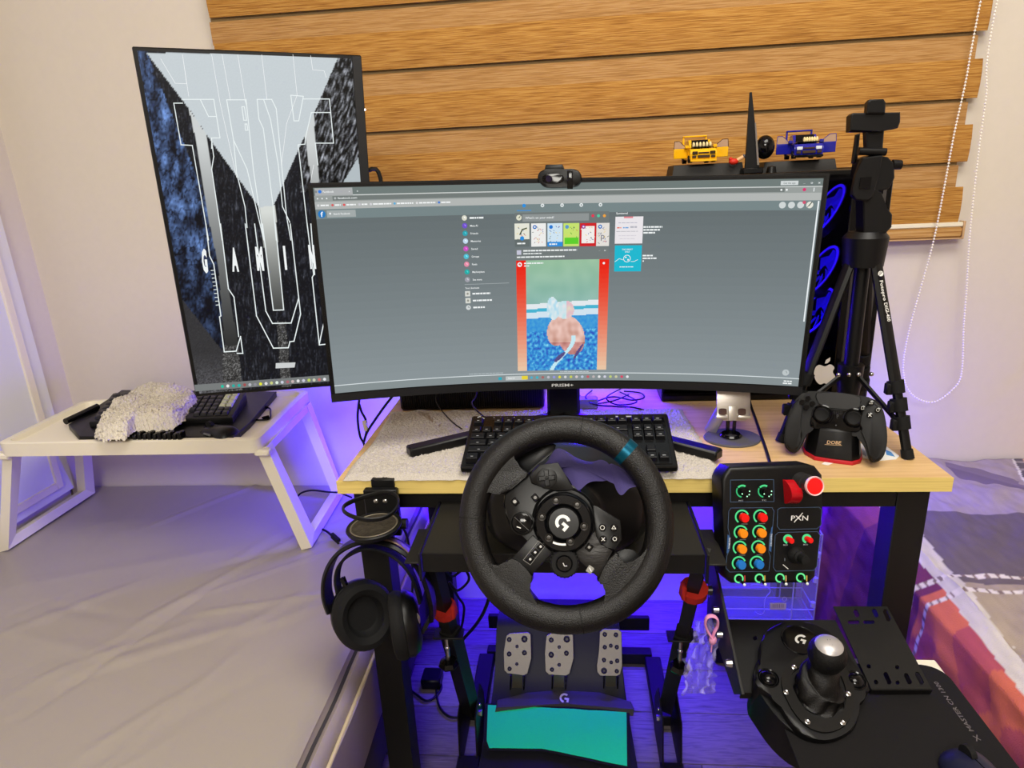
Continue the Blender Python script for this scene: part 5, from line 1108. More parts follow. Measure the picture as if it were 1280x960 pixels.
knob('dpad_base', 683.5, 597.5, .0132, .003, M_spoke, .005); 
b = B()
for a in (0, 90): M = FW.Mat(683.5, 597.5, .009) @ Matrix.Rotation(math.radians(a + 4), 4, 'Z'); b.box((-.0105, -.0032, -.002), (.0105, .0032, .0022), .0008, M=M)
obj('dpad', b, M_gloss, sw)
b = B(); b.lathe([(.0168 + (.0011 if i % 2 else 0), 0) for i in range(1)] + [(.0172, 0), (.0172, .008), (.0158, .0095), (.0108, .0095), (.0104, .0075), (0, .0075)], FW.Mat(705.5, 703.5, .002), 36); obj('selector_dial', b, M_rubber, sw)
b = B()
for i in range(24): a = 2 * PI * i / 24; M = FW.Mat(705.5, 703.5, .006) @ Matrix.Rotation(a, 4, 'Z'); b.box((.0165, -.0010, -.003), (.0182, .0010, .004), .0003, M=M)
obj('dial_knurling', b, M_rubber, sw, kind='stuff')
knob('dial_cap', 705.5, 703.5, .0100, .0105, M_gloss, .002)
for x, y in ((753, 659.5), (767.3, 659.5), (754, 674), (768.4, 673.7)): knob('face_button', x, y, .0046, .004, M_gloss, .006, 18)
for x, y in ((663, 699), (669, 690.4), (675.8, 683.2)):
    M = FW.Mat(x, y, .0045) @ Matrix.Rotation(math.radians(-47), 4, 'Z'); b = B(); b.box((-.0034, -.0046, 0), (.0034, .0046, .0025), .0008, M=M); obj('menu_button', b, M_gloss, sw)
for x, y, a in ((736.5, 684, -35), (737.5, 712, -35), (643.8, 627, 40), (669, 622, 40)):
    M = FW.Mat(x, y, .0032) @ Matrix.Rotation(math.radians(a), 4, 'Z'); b = B(); b.box((-.0040, -.0045, 0), (.0040, .0045, .003), .0009, M=M); obj('side_button', b, mat('worn_button', (140, 138, 132), .4) if x == 737.5 else M_gloss, sw)
d = Draw(lambda x, y, z: FW.P(x, y, .0105 + z)); G_ = (205, 204, 198)
d.arc(753, 659.5, 2.9, .7, 0, 360, G_); d.line([(767.3, 657.0), (769.7, 661), (764.9, 661), (767.3, 657)], .8, G_); d.line([(752.2, 672.2), (755.8, 675.8)], .8, G_); d.line([(755.8, 672.2), (752.2, 675.8)], .8, G_); d.arc(768.4, 673.7, 2.6, .7, 0, 360, G_)
d.build('button_symbols', M_print, sw, 'pale button symbols')
d = Draw(lambda x, y, z: FW.P(x, y, .0078 + z))
d.text('+', 653.8, 652.2, 3.6, 3.6, G_, rot=.1); d.line([(646.5, 658.5), (650.5, 660)], 1.2, G_); d.line([(643, 646.2), (661, 663)], .5, (70, 68, 66))
for x, y in ((662.8, 699), (669, 690.4), (675.8, 683.2)): d.disc(x, y, 1.6, (190, 190, 186), 8)
d.line([(654, 700), (673, 676), (681, 683), (663, 706), (654, 700)], .5, (120, 118, 114)); d.disc(736.5, 684, 1.8, (130, 128, 124), 8); d.disc(643.5, 627, 2.4, (150, 148, 144), 6); d.disc(669, 622, 2.2, (110, 108, 106), 6); d.line([(737, 710), (739, 714)], 1, (230, 230, 226))
d.build('small_symbols', M_print, sw)['kind'] = 'stuff'
d = Draw(lambda x, y, z: FW.P(x, y, .0128 + z)); d.line([(704, 704), (705.5, 707.5), (708.5, 707.5)], .9, G_); d.build('dial_mark', M_print, sw)
b = B(); FW.poly(b, smoothpoly(wcp([(268, 242), (300, 205), (380, 172), (432, 180), (400, 230), (350, 262), (322, 300), (285, 270)]), 3), -.034, -.030, .001); obj('paddle', b, M_black, sw)
b = B(); FW.poly(b, smoothpoly(wcp([(640, 640), (690, 600), (740, 600), (760, 630), (720, 680), (660, 690)]), 3), -.034, -.030, .001); obj('paddle', b, M_black, sw)
# drive housing behind the rim
secs = [(-.212, .042, .042, .797, 2), (-.190, .050, .050, .792, 2), (-.178, .075, .060, .784, 2.4), (-.165, .104, .068, .776, 2.8), (-.14, .118, .073, .7745, 3.2), (-.09, .122, .0745, .7755, 3.4), (-.04, .118, .071, .7725, 3.2), (-.012, .105, .060, .764, 2.8)]
def body(u, v):
    k = v * (len(secs) - 1); i = min(int(k), len(secs) - 2); t = k - i; s_ = [secs[i][j] * (1 - t) + secs[i + 1][j] * t for j in range(5)]
    a = u * 2 * PI; c, s = math.cos(a), math.sin(a); e = 2 / s_[4]
    z = max(.7005, s_[3] + s_[2] * math.copysign(abs(s) ** e, s)); return (-.107 + s_[1] * math.copysign(abs(c) ** e, c), s_[0], z)
b = B(); b.grid(64, 28, body); bmesh.ops.remove_doubles(b.bm, verts=b.bm.verts, dist=1e-5); bmesh.ops.holes_fill(b.bm, edges=[e for e in b.bm.edges if len(e.link_faces) == 1], sides=0); obj('drive_housing', b, mat('housing_black', (5, 5, 5), .36, bump=.05, scale=900), sw, smooth=50)
for s in (-1, 1):
    b = B(); b.loop3([Vector((-.107 + s * x, y, z)) for x, y, z in ((.075, -.16, .76), (.118, -.15, .75), (.126, -.10, .75), (.126, -.05, .75), (.08, -.05, .76))], [Vector((-.107 + s * x, y, z)) for x, y, z in ((.075, -.155, .838), (.112, -.145, .822), (.118, -.10, .822), (.118, -.05, .815), (.08, -.05, .84))], .006, 2); obj('clamp_shoulder', b, M_black, sw)
b = B(); b.cyl((-.107, -.215, .80), (-.107, -.236, .805), .036, .034, 32); obj('wheel_shaft', b, M_black, sw)
# cloth over the housing
FCl = Fr((-.107, -.20, .8515), (0, -.15, .99))
def sheet(name, pts, m, label=None, parent=None, dome=.004):
    o = [FCl.P(x, y, 0) for x, y in smoothpoly(pts, 4)]; c = sum(o, Vector()) / len(o)
    def f(u, v):
        k = u * len(o); i = int(k) % len(o); t = k - int(k); p = c.lerp(o[i].lerp(o[(i + 1) % len(o)], t), v)
        return p + Vector((0, 0, dome * (1 - v * v) + .004 * noise.noise(Vector((p.x * 28, p.y * 28, 1))) + .0025 * math.sin(p.x * 120 + p.y * 70) * v))
    b = B(); b.grid(96, 16, f); bmesh.ops.remove_doubles(b.bm, verts=b.bm.verts, dist=1e-5); q = obj(name, b, m, parent, label, smooth=0); q.data.shade_smooth(); return q
M_mf = mat('microfibre_blue_lit', (58, 50, 98), .8, bump=.3, scale=900)  # blue LED light on the grey cloth put into its base colour
ob_ = sheet('microfibre_cloth', [(664, 592), (680, 577), (697, 563), (715, 567), (738, 575), (752, 577), (762, 584), (769, 603), (760, 598), (735, 606), (721, 611), (709, 596), (697, 584), (678, 584)], M_mf); tag(ob_, 'grey microfibre cloth with blue light put into its colour, draped over the steering wheel housing', 'cloth')
sheet('cloth_tail', [(762, 583), (778, 588), (792, 599), (798, 609), (786, 610), (776, 617), (769, 606)], M_mf, None, ob_, .002)

# ------------------------------------------------------------------ button box
MB_ = pose((.208, -.081, .611), -15.3, 5.6, 10); RB = MB_.to_3x3(); FB = Fr(MB_.translation, RB @ Vector((0, -1, 0)), RB @ Vector((1, 0, 0)))
bb = thing('button_box', 'black button box with green-lit knobs and coloured buttons in front of the desk edge', 'button box', MB_.translation + Vector((0, .02, -.005)))
o_ = [(906, 592), (913, 584), (1012, 580.5), (1020, 583), (1029, 594), (1028, 640), (1020, 722), (1012, 729.5), (915, 730), (907.5, 722), (903.5, 640), (902.5, 600)]
b = B(); FB.poly(b, o_, -.038, 0, .006, 3); obj('case', b, M_black, bb)
pan = mat('panel_black', (10, 12, 14), .35)
for q in ([(913, 600), (967, 599.5), (967.5, 627), (913, 627.5)], [(912, 635), (967, 634.5), (966, 650), (964, 700), (960, 714), (912, 715), (908, 708), (909, 690), (909, 650)], [(972, 635), (1026, 634), (1027, 655), (1022, 661), (974, 662), (971, 657)], [(969, 669), (973, 665.5), (1022, 664.5), (1025, 669), (1021, 708), (1017, 713), (970, 714), (966.5, 709)]):
    b = B(); FB.poly(b, q, 0, .0008); obj('panel', b, pan, bb)
d = Draw(lambda x, y, z: FB.P(x, y, .0011 + z)); EB = (62, 84, 112)
for q in ([(913, 600), (967, 599.5), (967.5, 627), (913, 627.5)], [(914, 635), (965, 634.5), (967.5, 639), (965.5, 662), (962, 668), (961, 690), (963, 696), (961, 714), (912, 715), (907.5, 710), (908.5, 695), (911.5, 688), (912, 668), (910, 660), (911, 639)], [(972, 637), (976, 634.8), (1024, 634), (1027, 637), (1026, 657), (1021, 661), (975, 662), (971.5, 658)], [(969, 669), (973, 665.5), (1022, 664.5), (1025, 669), (1021, 708), (1017, 713), (970, 714), (966.5, 709)]): d.line(q + [q[0]], .6, EB)
d.quad((909.5, 668), (912, 670), (911, 690), (908.3, 692), (40, 80, 130)); d.quad((964, 660), (966, 657), (964, 690), (961, 688), (40, 80, 130))
d.text('THUMB ZONE', 912.4, 686, 14, 2, (205, 215, 225), rot=-1.52); d.text('CORE CONTROL', 964.6, 683, 16, 2, (205, 215, 225), rot=-1.52)
d.text('PXN', 988, 650.5, 22, 6.2, (228, 228, 226), shear=.1); d.line([(993, 652.5), (1003, 641.5)], 1.1, (228, 228, 226))
for x, y, t in ((926, 626.4, 'ACC'), (955, 626.2, 'TC'), (982, 682, 'BOX'), (1007, 681.5, 'BRAKE')): d.text(t, x - 3, y, 6, 1.6, (180, 190, 195))
for x, y in ((931, 655), (953, 654.5), (929, 674.6), (951, 674), (928, 694), (950, 693.6)): d.line([(x - 4, y), (x + 3, y)], .8, (120, 126, 128))
d.line([(979, 706), (985, 711)], 1.0, (200, 200, 196)); d.line([(981, 698), (981, 701)], .6, (120, 130, 140)); d.line([(1008, 698), (1008, 701)], .6, (120, 130, 140)); d.line([(994, 687), (998, 687)], .6, (100, 130, 170))
for x, c in ((931, (190, 60, 50)), (956, (210, 160, 60)), (982.5, (220, 180, 110)), (1008.5, (220, 180, 80))): d.line([(x, 720), (x, 726)], 1.3, c)
d.build('panel_print', M_print, bb, 'white lettering and blue panel outlines')
GR = (84, 222, 140)
def ringpart(x, y, r, w, arcs):
    d = Draw(lambda a, b_, z: FB.P(a, b_, .0016 + z))
    for a0, a1, ww, c in arcs: d.arc(x, y, r, ww, a0, a1, c, 20)
    d.build('light_ring', M_glow, bb)
for x, y in ((928.2, 614), (955.4, 614)): ringpart(x, y, 8.2, 0, ((60, 140, 2.2, GR), (150, 260, 1.6, (60, 190, 120))))
for x, y in ((927.6, 646), (950.5, 645.6), (926, 665.4), (949.3, 664.9), (924.8, 684.8), (948, 684.2), (923.7, 704.2), (946, 703.6)): ringpart(x, y, 9, 0, ((20, 235, 2.0, GR),))
for x, y in ((984.9, 673.9), (1008.5, 673.4)): ringpart(x, y, 6, 0, ((0, 260, 2.6, GR),))
for x in (923.7, 949.3, 975, 1001): y = 723.3 - (x - 923.7) * .016; ringpart(x, y, 6, 0, ((-40, 280, 2.0, (110, 240, 150)),))
for x, y in ((928.2, 614), (955.4, 614)):
    b = B(); M = FB.Mat(x, y, .001); b.lathe([(.0072, 0), (.0066, .010), (.0058, .011), (0, .011)], M, 18); obj('rotary_knob', b, M_gloss, bb)
    for a in (20, 200, 290, 330): p = M @ Vector((.0062 * math.cos(math.radians(a)), .0062 * math.sin(math.radians(a)), .0112)); b = B(); b.ball(p, .0009, 8); obj('knob_light', b, mat('knob_led', (170, 255, 200), .4, emit=1.2), bb)
for (x, y), m in zip(((927.6, 646), (950.5, 645.6), (926, 665.4), (949.3, 664.9), (924.8, 684.8), (948, 684.2), (923.7, 704.2), (946, 703.6)), (M_red, M_red, M_orange, M_orange, M_orange, M_orange, M_bluebtn, M_bluebtn)):
    b = B(); b.lathe([(.0078, 0), (.0078, .004), (.0072, .0045)], FB.Mat(x, y, .001), 24); r_ = obj('button_ring', b, M_gloss, bb)
    b = B(); b.lathe([(.0068, .002), (.0068, .0105), (.0060, .0118), (0, .0122)], FB.Mat(x, y, .001), 24); obj('push_button', b, m, bb, {M_red: 'red button', M_orange: 'orange button', M_bluebtn: 'blue button'}[m])
for x, y in ((984.9, 673.9), (1008.5, 673.4)): b = B(); b.lathe([(.0044, 0), (.0044, .011), (.0038, .012), (0, .0122)], FB.Mat(x, y, .001), 20); obj('push_button', b, M_red, bb, 'small red button')
b = B(); b.lathe([(.0135, 0), (.0125, .004), (.0095, .0075), (.0085, .009), (.0095, .0125), (.0070, .0145), (.0060, .020), (.0072, .0225), (.0066, .028), (0, .029)], FB.Mat(995, 694, .001), 28); obj('thumb_joystick', b, M_rubber, bb)
for x in (923.7, 949.3, 975, 1001):
    y = 723.3 - (x - 923.7) * .016; p = FB.P(x, y, .001); b = B(); b.cyl(p, p + FB.n * .003, .004, .0035, 12); b.cyl(p + FB.n * .002, p + FB.n * .016 - FB.y * .004 + FB.x * .001, .0016, .0024, 10); tg = obj('toggle_switch', b, M_gloss, bb); b = B(); b.ball(p + FB.n * .0165 - FB.y * .004 + FB.x * .001, .0024, 10); obj('toggle_tip', b, mat('toggle_white', (220, 225, 225), .4), tg)
p0 = FB.P(1001, 602, .0); b = B(); b.cyl(p0, p0 + FB.n * .020, .0150, .0145, 28); b.cyl(p0 + FB.n * .020, p0 + FB.n * .036, .0130, .0128, 28); obj('start_button_base', b, mat('start_grey', (50, 48, 48), .3, metal=.3), bb)
b = B(); b.lathe([(.0120, .0), (.0145, .001), (.0150, .004), (.0140, .006), (.0125, .005)], Matrix.Translation(FB.n * .034) @ FB.Mat(1001, 602, 0), 36); obj('start_ring', b, mat('start_rim', (230, 190, 190), .25), bb, 'pale rim round the big red button')
b = B(); b.lathe([(.0125, .002), (.0120, .0055), (.008, .0062), (0, .0062)], Matrix.Translation(FB.n * .034) @ FB.Mat(1001, 602, 0), 32); obj('start_button', b, mat('start_red', (235, 20, 20), .3, emit=.35), bb, 'big lit red button')
M_guard = mat('guard_red', (190, 20, 30), .15, alpha=.8)
def guard(u, v):
    q = FB.P(978.5 + u * 13.5 - (v - .5) * 0 + v * 2, 599 + v * 30, 0); return q + FB.n * (.004 + .020 * math.sin(v * PI) ** .7)
b = B(); b.grid(6, 20, guard, thick=None); 
for u in (0, 1):
    L = [guard(u, i / 20) for i in range(21)]; base_ = [FB.P(978.5 + u * 13.5 + i / 10, 599 + i * 1.5, .001) for i in range(21)]
    for i in range(20): b.bm.faces.new([b.bm.verts.new(q) for q in (L[i], L[i + 1], base_[i + 1], base_[i])])
obj('toggle_guard', b, M_guard, bb, 'clear red flip-up switch guard', smooth=30)
b = B(); p = FB.P(985, 613, 0); b.cyl(p, p + FB.n * .012 + FB.y * .003, .002, .0028, 10); obj('toggle_switch', b, M_chrome, bb)
b = B(); b.cyl(FB.P(950, 690, -.038), FB.P(950, 690, -.052), .02, .02, 16); b.tube([FB.P(950, 700, -.045), Vector((.17, -.02, .60)), Vector((.10, -.02, .66))], .011, 8); obj('mount_arm', b, M_steel, bb)

def beam(b, p, q, w, t, wdir, bev=.002):
    p = Vector(p); q = Vector(q); d = (q - p).normalized(); wd = Vector(wdir); wd = (wd - d * wd.dot(d)).normalized(); td = d.cross(wd)
    c = lambda o: [o + wd * w / 2 + td * t / 2, o - wd * w / 2 + td * t / 2, o - wd * w / 2 - td * t / 2, o + wd * w / 2 - td * t / 2]
    k = len(b.bm.faces); b.loop3(c(p), c(q)); return b

# ------------------------------------------------------------------ pedals
pd = thing('pedal_set', 'dark three-pedal floor unit with drilled metal pedal faces', 'pedals', (-.14, .22, 0))
b = B(); pts = [(.05, .002), (.05, .026), (.235, .058), (.262, .070), (.30, .100), (.345, .185), (.37, .20), (.44, .20), (.45, .002)]
bx = lambda y, z, s: Vector((-.14 + s * (.172 - .03 * max(0, (y - .05) / .4)), y, z))
b.loop3([bx(y, z, -1) for y, z in pts], [bx(y, z, 1) for y, z in pts], .004, 2); obj('base', b, mat('pedal_base', (22, 22, 30), .5, bump=.2, scale=600), pd)
FPd = Fr((-.14, .25, .066), (0, -.35, .94))
b = B(); b.loop3([at(x, y, Z=.060) for x, y in ((620, 882), (660, 871), (705, 867), (750, 871), (793, 888), (791, 895), (705, 884), (618, 893))], [at(x, y, Z=.073) for x, y in ((622, 874), (660, 865), (705, 861.5), (750, 865), (788, 876), (793, 888), (705, 878), (620, 886))], .003, 2); obj('heel_ridge', b, mat('ridge_grey', (70, 66, 74), .5), pd, 'paler curved ridge')
FRd = Fr(at(706, 873, Z=.076), (0, -.5, .86)); d = Draw(lambda x, y, z: at(x, y, Z=.0765 + z)); glogo(d, 705.5, 872.5, 6, (205, 200, 215), rot=-10); d.build('logo_print', M_print, pd, 'pale letter G logo')
FPp = Fr((-.14, .285, .15), (0, -.83, .56)); M_ped = mat('pedal_metal', (112, 108, 106), .42, metal=.85, bump=.08, scale=200)
defs = [([(632.5, 795), (637, 791.5), (660, 790.3), (663.5, 793), (664.3, 823), (659.5, 842), (655, 844.5), (634, 842), (630, 838), (629.8, 815)], [(636.5, 799.5, 3), (655.5, 798.8, 4), (646.3, 808, 2), (636.5, 817.5, 3), (655.5, 816, 3), (646, 830, 2), (637, 836, 2.6)], 647),
        ([(682.8, 795), (688, 791.5), (713, 790.3), (716.5, 793), (717.2, 823), (712, 842.5), (707, 845), (686, 843.5), (681.5, 839), (681.3, 815)], [(689, 800, 3), (708.5, 799, 4), (699, 808.8, 2), (689, 818.4, 3.4), (708, 816.5, 3), (699, 831, 2.2), (690, 837, 2.6)], 699),
        ([(749.5, 790), (754, 786), (773, 786.2), (777, 790), (778, 832), (775.5, 843), (771, 845.3), (750, 845), (746.3, 840), (745.8, 832), (748, 824), (749, 812)], [(756, 793, 2.8), (770, 793.5, 2.8), (763.5, 807, 2.4), (756, 809, 2.6), (771, 809, 2.6), (755, 825, 2.6), (771.5, 826, 2.6), (764, 828, 2.2), (755, 838.5, 3.6), (771, 839, 2.6)], 763.5)]
M_stud = mat('pedal_stud', (30, 26, 60), .3)
for pts, studs, cx in defs:
    b = B(); top_ = []
    FPp.poly(b, pts, -.003, .0, .001, 1); p_ = obj('pedal_face', b, M_ped, pd, 'drilled bright metal pedal face')
    for x, y, r in studs:
        b = B(); rr = r / 560 * 1.0; b.lathe([(rr * .45, .0005), (rr * .75, .0016), (rr, .0012), (rr * 1.1, 0)], FPp.Mat(x, y, 0), 14); b.lathe([(0, .0006), (rr * .5, .0006)], FPp.Mat(x, y, 0), 14); obj('stud', b, M_stud, p_)
    b = B(); q0 = FPp.P(cx, 838, -.004); q1 = at(cx - .5, 861, Z=.070); beam(b, q0, q1, .024, .006, (1, 0, 0)); obj('pedal_arm', b, mat('arm_metal', (130, 126, 112), .4, metal=.8), pd)
    b = B(); 
    b.bm.free()
    for s in (-1, 1): b = B(); beam(b, q0 + Vector((s * .016, 0, -.01)), q1 + Vector((s * .016, 0, 0)), .003, .014, (1, 0, 0)); obj('arm_guide', b, M_gloss, pd)
# green cloth on the heel plate
def cz(x, y):
    return (.033 + (y - .05) * .172 if y < .235 else .066 + (y - .235) * .4) + .005
cq = [(607, 880), (783, 889), (781, 956), (607, 935)]
def clo(u, v, ins=0):
    u2 = ins + (1 - 2 * ins) * u; v2 = ins * 1.8 + (1 - 3.6 * ins) * v
    xt, yt = 606 + u2 * 181, 879 + u2 * 9 + 0 * u2; xb, yb = 604 + u2 * 184, 936 + (0 if u2 < .4 else (u2 - .4) / .6) * 24 + 2
    px = xt * (1 - v2) + xb * v2; py = yt * (1 - v2) + yb * v2
    if v2 > .8 and u2 < .08: px += (v2 - .8) * 30 * (.08 - u2) / .08
    p = at(px, py, Z=.055)
    for _ in range(4): p = at(px, py, Z=cz(p.x, p.y))
    p.z += .0015 * noise.noise(Vector((p.x * 20, p.y * 20, 2))); return p
b = B(); b.grid(30, 14, lambda u, v: clo(u, v), thick=(0, 0, .002)); tc = obj('cleaning_cloth', b, mat('cloth_border', (20, 18, 34), .9, bump=.3, scale=800)); tag(tc, 'sea-green cleaning cloth with a dark border lying on the pedal unit', 'cloth'); tc.data.shade_smooth()
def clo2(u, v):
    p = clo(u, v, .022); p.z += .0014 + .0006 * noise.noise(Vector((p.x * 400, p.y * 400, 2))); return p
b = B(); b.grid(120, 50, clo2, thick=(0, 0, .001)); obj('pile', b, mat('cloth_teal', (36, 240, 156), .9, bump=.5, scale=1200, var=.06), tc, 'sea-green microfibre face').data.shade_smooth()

# ------------------------------------------------------------------ cup holder and headset
ch = thing('cup_holder', 'black metal cup holder clamped to the left front corner of the desk', 'cup holder', (-.42, -.03, .66))
M_holder = mat('holder_black', (12, 12, 13), .45)
b = B(); b.box((-.437, -.004, .7512), (-.397, .05, .7545), .001); b.box((-.437, -.006, .715), (-.397, -.002, .7545), .001); b.box((-.437, -.006, .7), (-.397, .05, .7035), .001); b.cyl((-.417, .03, .7035), (-.417, .03, .724), .006); obj('desk_clamp', b, M_holder, ch)
b = B(); b.box((-.448, -.020, .655), (-.390, -.0065, .742), .002); obj('bracket', b, M_holder, ch)
for x in (-.427, -.411): b = B(); b.ball((x, -.0205, .722), .0042, 10, (1, .5, 1)); obj('bracket_screw', b, M_chrome, ch)
Rc = Vector((-.420, -.066, .738)); b = B()
b.tube([Rc + Vector((.044 * math.cos(a), .044 * math.sin(a), .004 * math.sin(a * 2))) for a in [2 * PI * i / 40 for i in range(40)]], [(.004, .0022)] * 40, 8, closed=True, flat=(0, 0, 1)); obj('ring', b, M_holder, ch)
Mc = Matrix.Translation((-.420, -.064, .700)) @ Matrix.Rotation(math.radians(-3), 4, 'Y')
b = B(); b.lathe([(0, -.008), (.040, -.008), (.044, -.003), (.0455, .001), (.044, .003), (.0405, .0015), (0, .0015)], Mc, 48); obj('cup_base', b, M_holder, ch)
b = B(); b.lathe([(.036, .0018), (.0375, .0028), (.039, .0018)], Mc, 48); obj('base_ridge', b, mat('worn_rim', (120, 112, 96), .5, metal=.5), ch, 'worn pale ridge round the base')
b = B(); b.lathe([(0, .0020), (.036, .0020), (.036, .0016)], Mc, 40); obj('base_pad', b, mat('dusty_pad', (52, 46, 36), .8, bump=.8, scale=160, var=.35), ch, 'dusty brown pad')
b = B(); b.box((-.445, -.040, .672), (-.392, -.008, .692), .004); b.cyl((-.392, -.025, .682), (-.376, -.025, .682), .009, .009, 12); obj('hook_block', b, M_holder, ch)

hs = thing('headset', 'black over-ear headset hanging from the cup holder by its headband', 'headset', (-.43, -.07, .45))
FH = Fr((-.43, -.068, .57), (.06, -1, .22))
M_hs = mat('headset_black', (10, 10, 11), .38, bump=.04, scale=600)
def band(px, r, off_=0, flat=None, n=10): return [FH.P(x, y, off_) for x, y in px]
oc = curve([Vector((x, y, 0)) for x, y in ((414, 762), (408, 742), (409, 718), (418, 697), (434, 682), (456, 674), (480, 675), (502, 684), (520, 700), (532, 722), (540, 750), (541, 772))], 6)
b = B(); pp = [FH.P(p.x, p.y, .0) for p in oc]; b.tube(pp, [(.0035, .017)] * len(pp), 12, flat=FH.y if True else None)
b.bm.free(); 
def strip(pts2, half, th, off0=0):
    """flat band following a pixel path in the plane FH, wide along the plane normal"""
    b = B(); P_ = [FH.P(x, y, off0) for x, y, *_ in pts2]; R_ = []
    for i, p in enumerate(P_):
        t = (P_[min(i + 1, len(P_) - 1)] - P_[max(i - 1, 0)]).normalized(); o = FH.n.cross(t).normalized()
        R_.append([b.bm.verts.new(p + FH.n * a + o * c) for a, c in ((-half, -th), (-half * .8, th), (half * .8, th), (half, -th * .2), (half * .9, -th))])
    for A, C in zip(R_, R_[1:]):
        for k in range(5): b.bm.faces.new((A[k], C[k], C[(k + 1) % 5], A[(k + 1) % 5]))
    b.bm.faces.new(R_[0]); b.bm.faces.new(R_[-1][::-1]); return b
obj('headband', strip([(p.x, p.y) for p in oc], .021, .0035), M_hs, hs)
ic = curve([Vector((x, y, 0)) for x, y in ((424, 742), (421, 722), (426, 704), (440, 691), (460, 684), (482, 688), (500, 699), (514, 716), (522, 736), (526, 752))], 6)
obj('inner_band', strip([(p.x, p.y) for p in ic], .013, .0022), M_rubber, hs)
gl = curve([Vector((x, y, 0)) for x, y in ((458, 670.5), (475, 671.5), (495, 677), (510, 688), (520, 702), (526, 716))], 6)
obj('band_plate', strip([(p.x, p.y) for p in gl], .0085, .0012, .009), mat('bronze_plate', (120, 100, 84), .35, metal=.5), hs, 'bronze-tinted plate along the top of the band')
def cup(cx, cy, off_, ax, rx, ry, dep, roll, mirror, rxp=None):
    rx *= 1.28; ry *= 1.14
    ax = Vector(ax).normalized(); c = FH.P(cx, cy, off_); up = Vector((math.sin(math.radians(roll)), 0, math.cos(math.radians(roll)))); x = up.cross(ax).normalized(); y = ax.cross(x)
    M = Matrix(((x.x, y.x, ax.x, c.x), (x.y, y.y, ax.y, c.y), (x.z, y.z, ax.z, c.z), (0, 0, 0, 1)))
    b = B(); b.lathe([(0, -dep), (.55, -dep), (.85, -dep * .8), (1.0, -dep * .35), (1.0, -.002), (.9, .0)][0:6], M @ Matrix.Diagonal((rx, ry, 1, 1)), 40); s1 = obj('earcup', b, M_hs, hs)
    b = B(); b.lathe([(.94, -.004), (1.03, .004), (1.04, .012), (.96, .020), (.80, .022), (.62, .016), (.55, .004), (.50, .001), (0, .0)], M @ Matrix.Diagonal((rx, ry, 1, 1)), 40); obj('ear_pad', b, M_rubber, s1)
    return M, s1
M1, e1 = cup(453, 767, -.004, (.62, -.74, .22), .040, .052, .026, -14, 0)
M2, e2 = cup(506, 780, .004, (-.90, -.26, -.05), .040, .050, .026, 14, 1)
Fbd = Fr(FH.P(517, 776, .030), (.55, -.75, .35)); b = B(); b.lathe([(0, .006), (.5, .005), (.85, .002), (1, -.012)], Fbd.M @ Matrix.Diagonal((.013, .016, 1, 1)), 24); obj('cup_badge', b, mat('badge_silver', (186, 180, 172), .25, metal=.8), e2, 'silver disc on the outer shell')
b = B(); beam(b, FH.P(411, 752, 0), FH.P(425, 782, 0), .020, .006, FH.n); obj('yoke', b, M_hs, hs); b = B(); beam(b, FH.P(541, 765, 0), FH.P(528, 790, .004), .020, .006, FH.n); obj('yoke', b, M_hs, hs)
b = B(); beam(b, FH.P(428, 722, .008), FH.P(436, 742, .008), .010, .006, FH.n); obj('size_slider', b, M_gloss, hs)

# ------------------------------------------------------------------ folding tray table on the bed
TZ = .70
A_, B_, C_, D_ = at(0, 554, Z=TZ), at(322, 549, Z=TZ), at(387, 487, Z=TZ), at(105, 500, Z=TZ)
A_ = A_ + (A_ - B_).normalized() * .012
ty = thing('tray_table', 'white folding plastic tray table standing on the bed', 'tray table', ((A_ + C_) / 2 + Vector((0, 0, -.305))))
def bil(u, v, z, ins=0):
    u = ins + (1 - 2 * ins) * u; v = ins * 1.45 + (1 - 2.9 * ins) * v
    p = (A_ * (1 - u) + B_ * u) * (1 - v) + (D_ * (1 - u) + C_ * u) * v; return Vector((p.x, p.y, z))
def rq(ins, z, r=.04, k=5):
    out = []
    for cu, cv, a0 in ((0, 0, 180), (1, 0, 270), (1, 1, 0), (0, 1, 90)):
        for i in range(k + 1):
            a = math.radians(a0 + 90 * i / k); u = (r if cu == 0 else 1 - r) + r * math.cos(a); v = (r * 1.45 if cv == 0 else 1 - r * 1.45) + r * 1.45 * math.sin(a); out.append(bil(u, v, z, ins))
    return out
b = B(); lps = [rq(.0, TZ - .034), rq(0, TZ - .002), rq(.004, TZ), rq(.028, TZ), rq(.034, TZ - .012)]
Vl = [[b.bm.verts.new(p) for p in l] for l in lps]; n_ = len(Vl[0])
for L0, L1 in zip(Vl, Vl[1:]):
    for i in range(n_): b.bm.faces.new((L0[i], L0[(i + 1) % n_], L1[(i + 1) % n_], L1[i]))
b.bm.faces.new(Vl[-1]); bl_ = [b.bm.verts.new(p) for p in rq(.01, TZ - .034)]
for i in range(n_): b.bm.faces.new((Vl[0][i], bl_[i], bl_[(i + 1) % n_], Vl[0][(i + 1) % n_]))
b.bm.faces.new([b.bm.verts.new(p) for p in rq(.01, TZ - .020)]); obj('top', b, M_white, ty)
F1, F2, F3, F4 = Vector((-.748, .362, .393)), Vector((-.765, .655, .393)), Vector((-1.535, .345, .393)), Vector((-1.535, .66, .393))
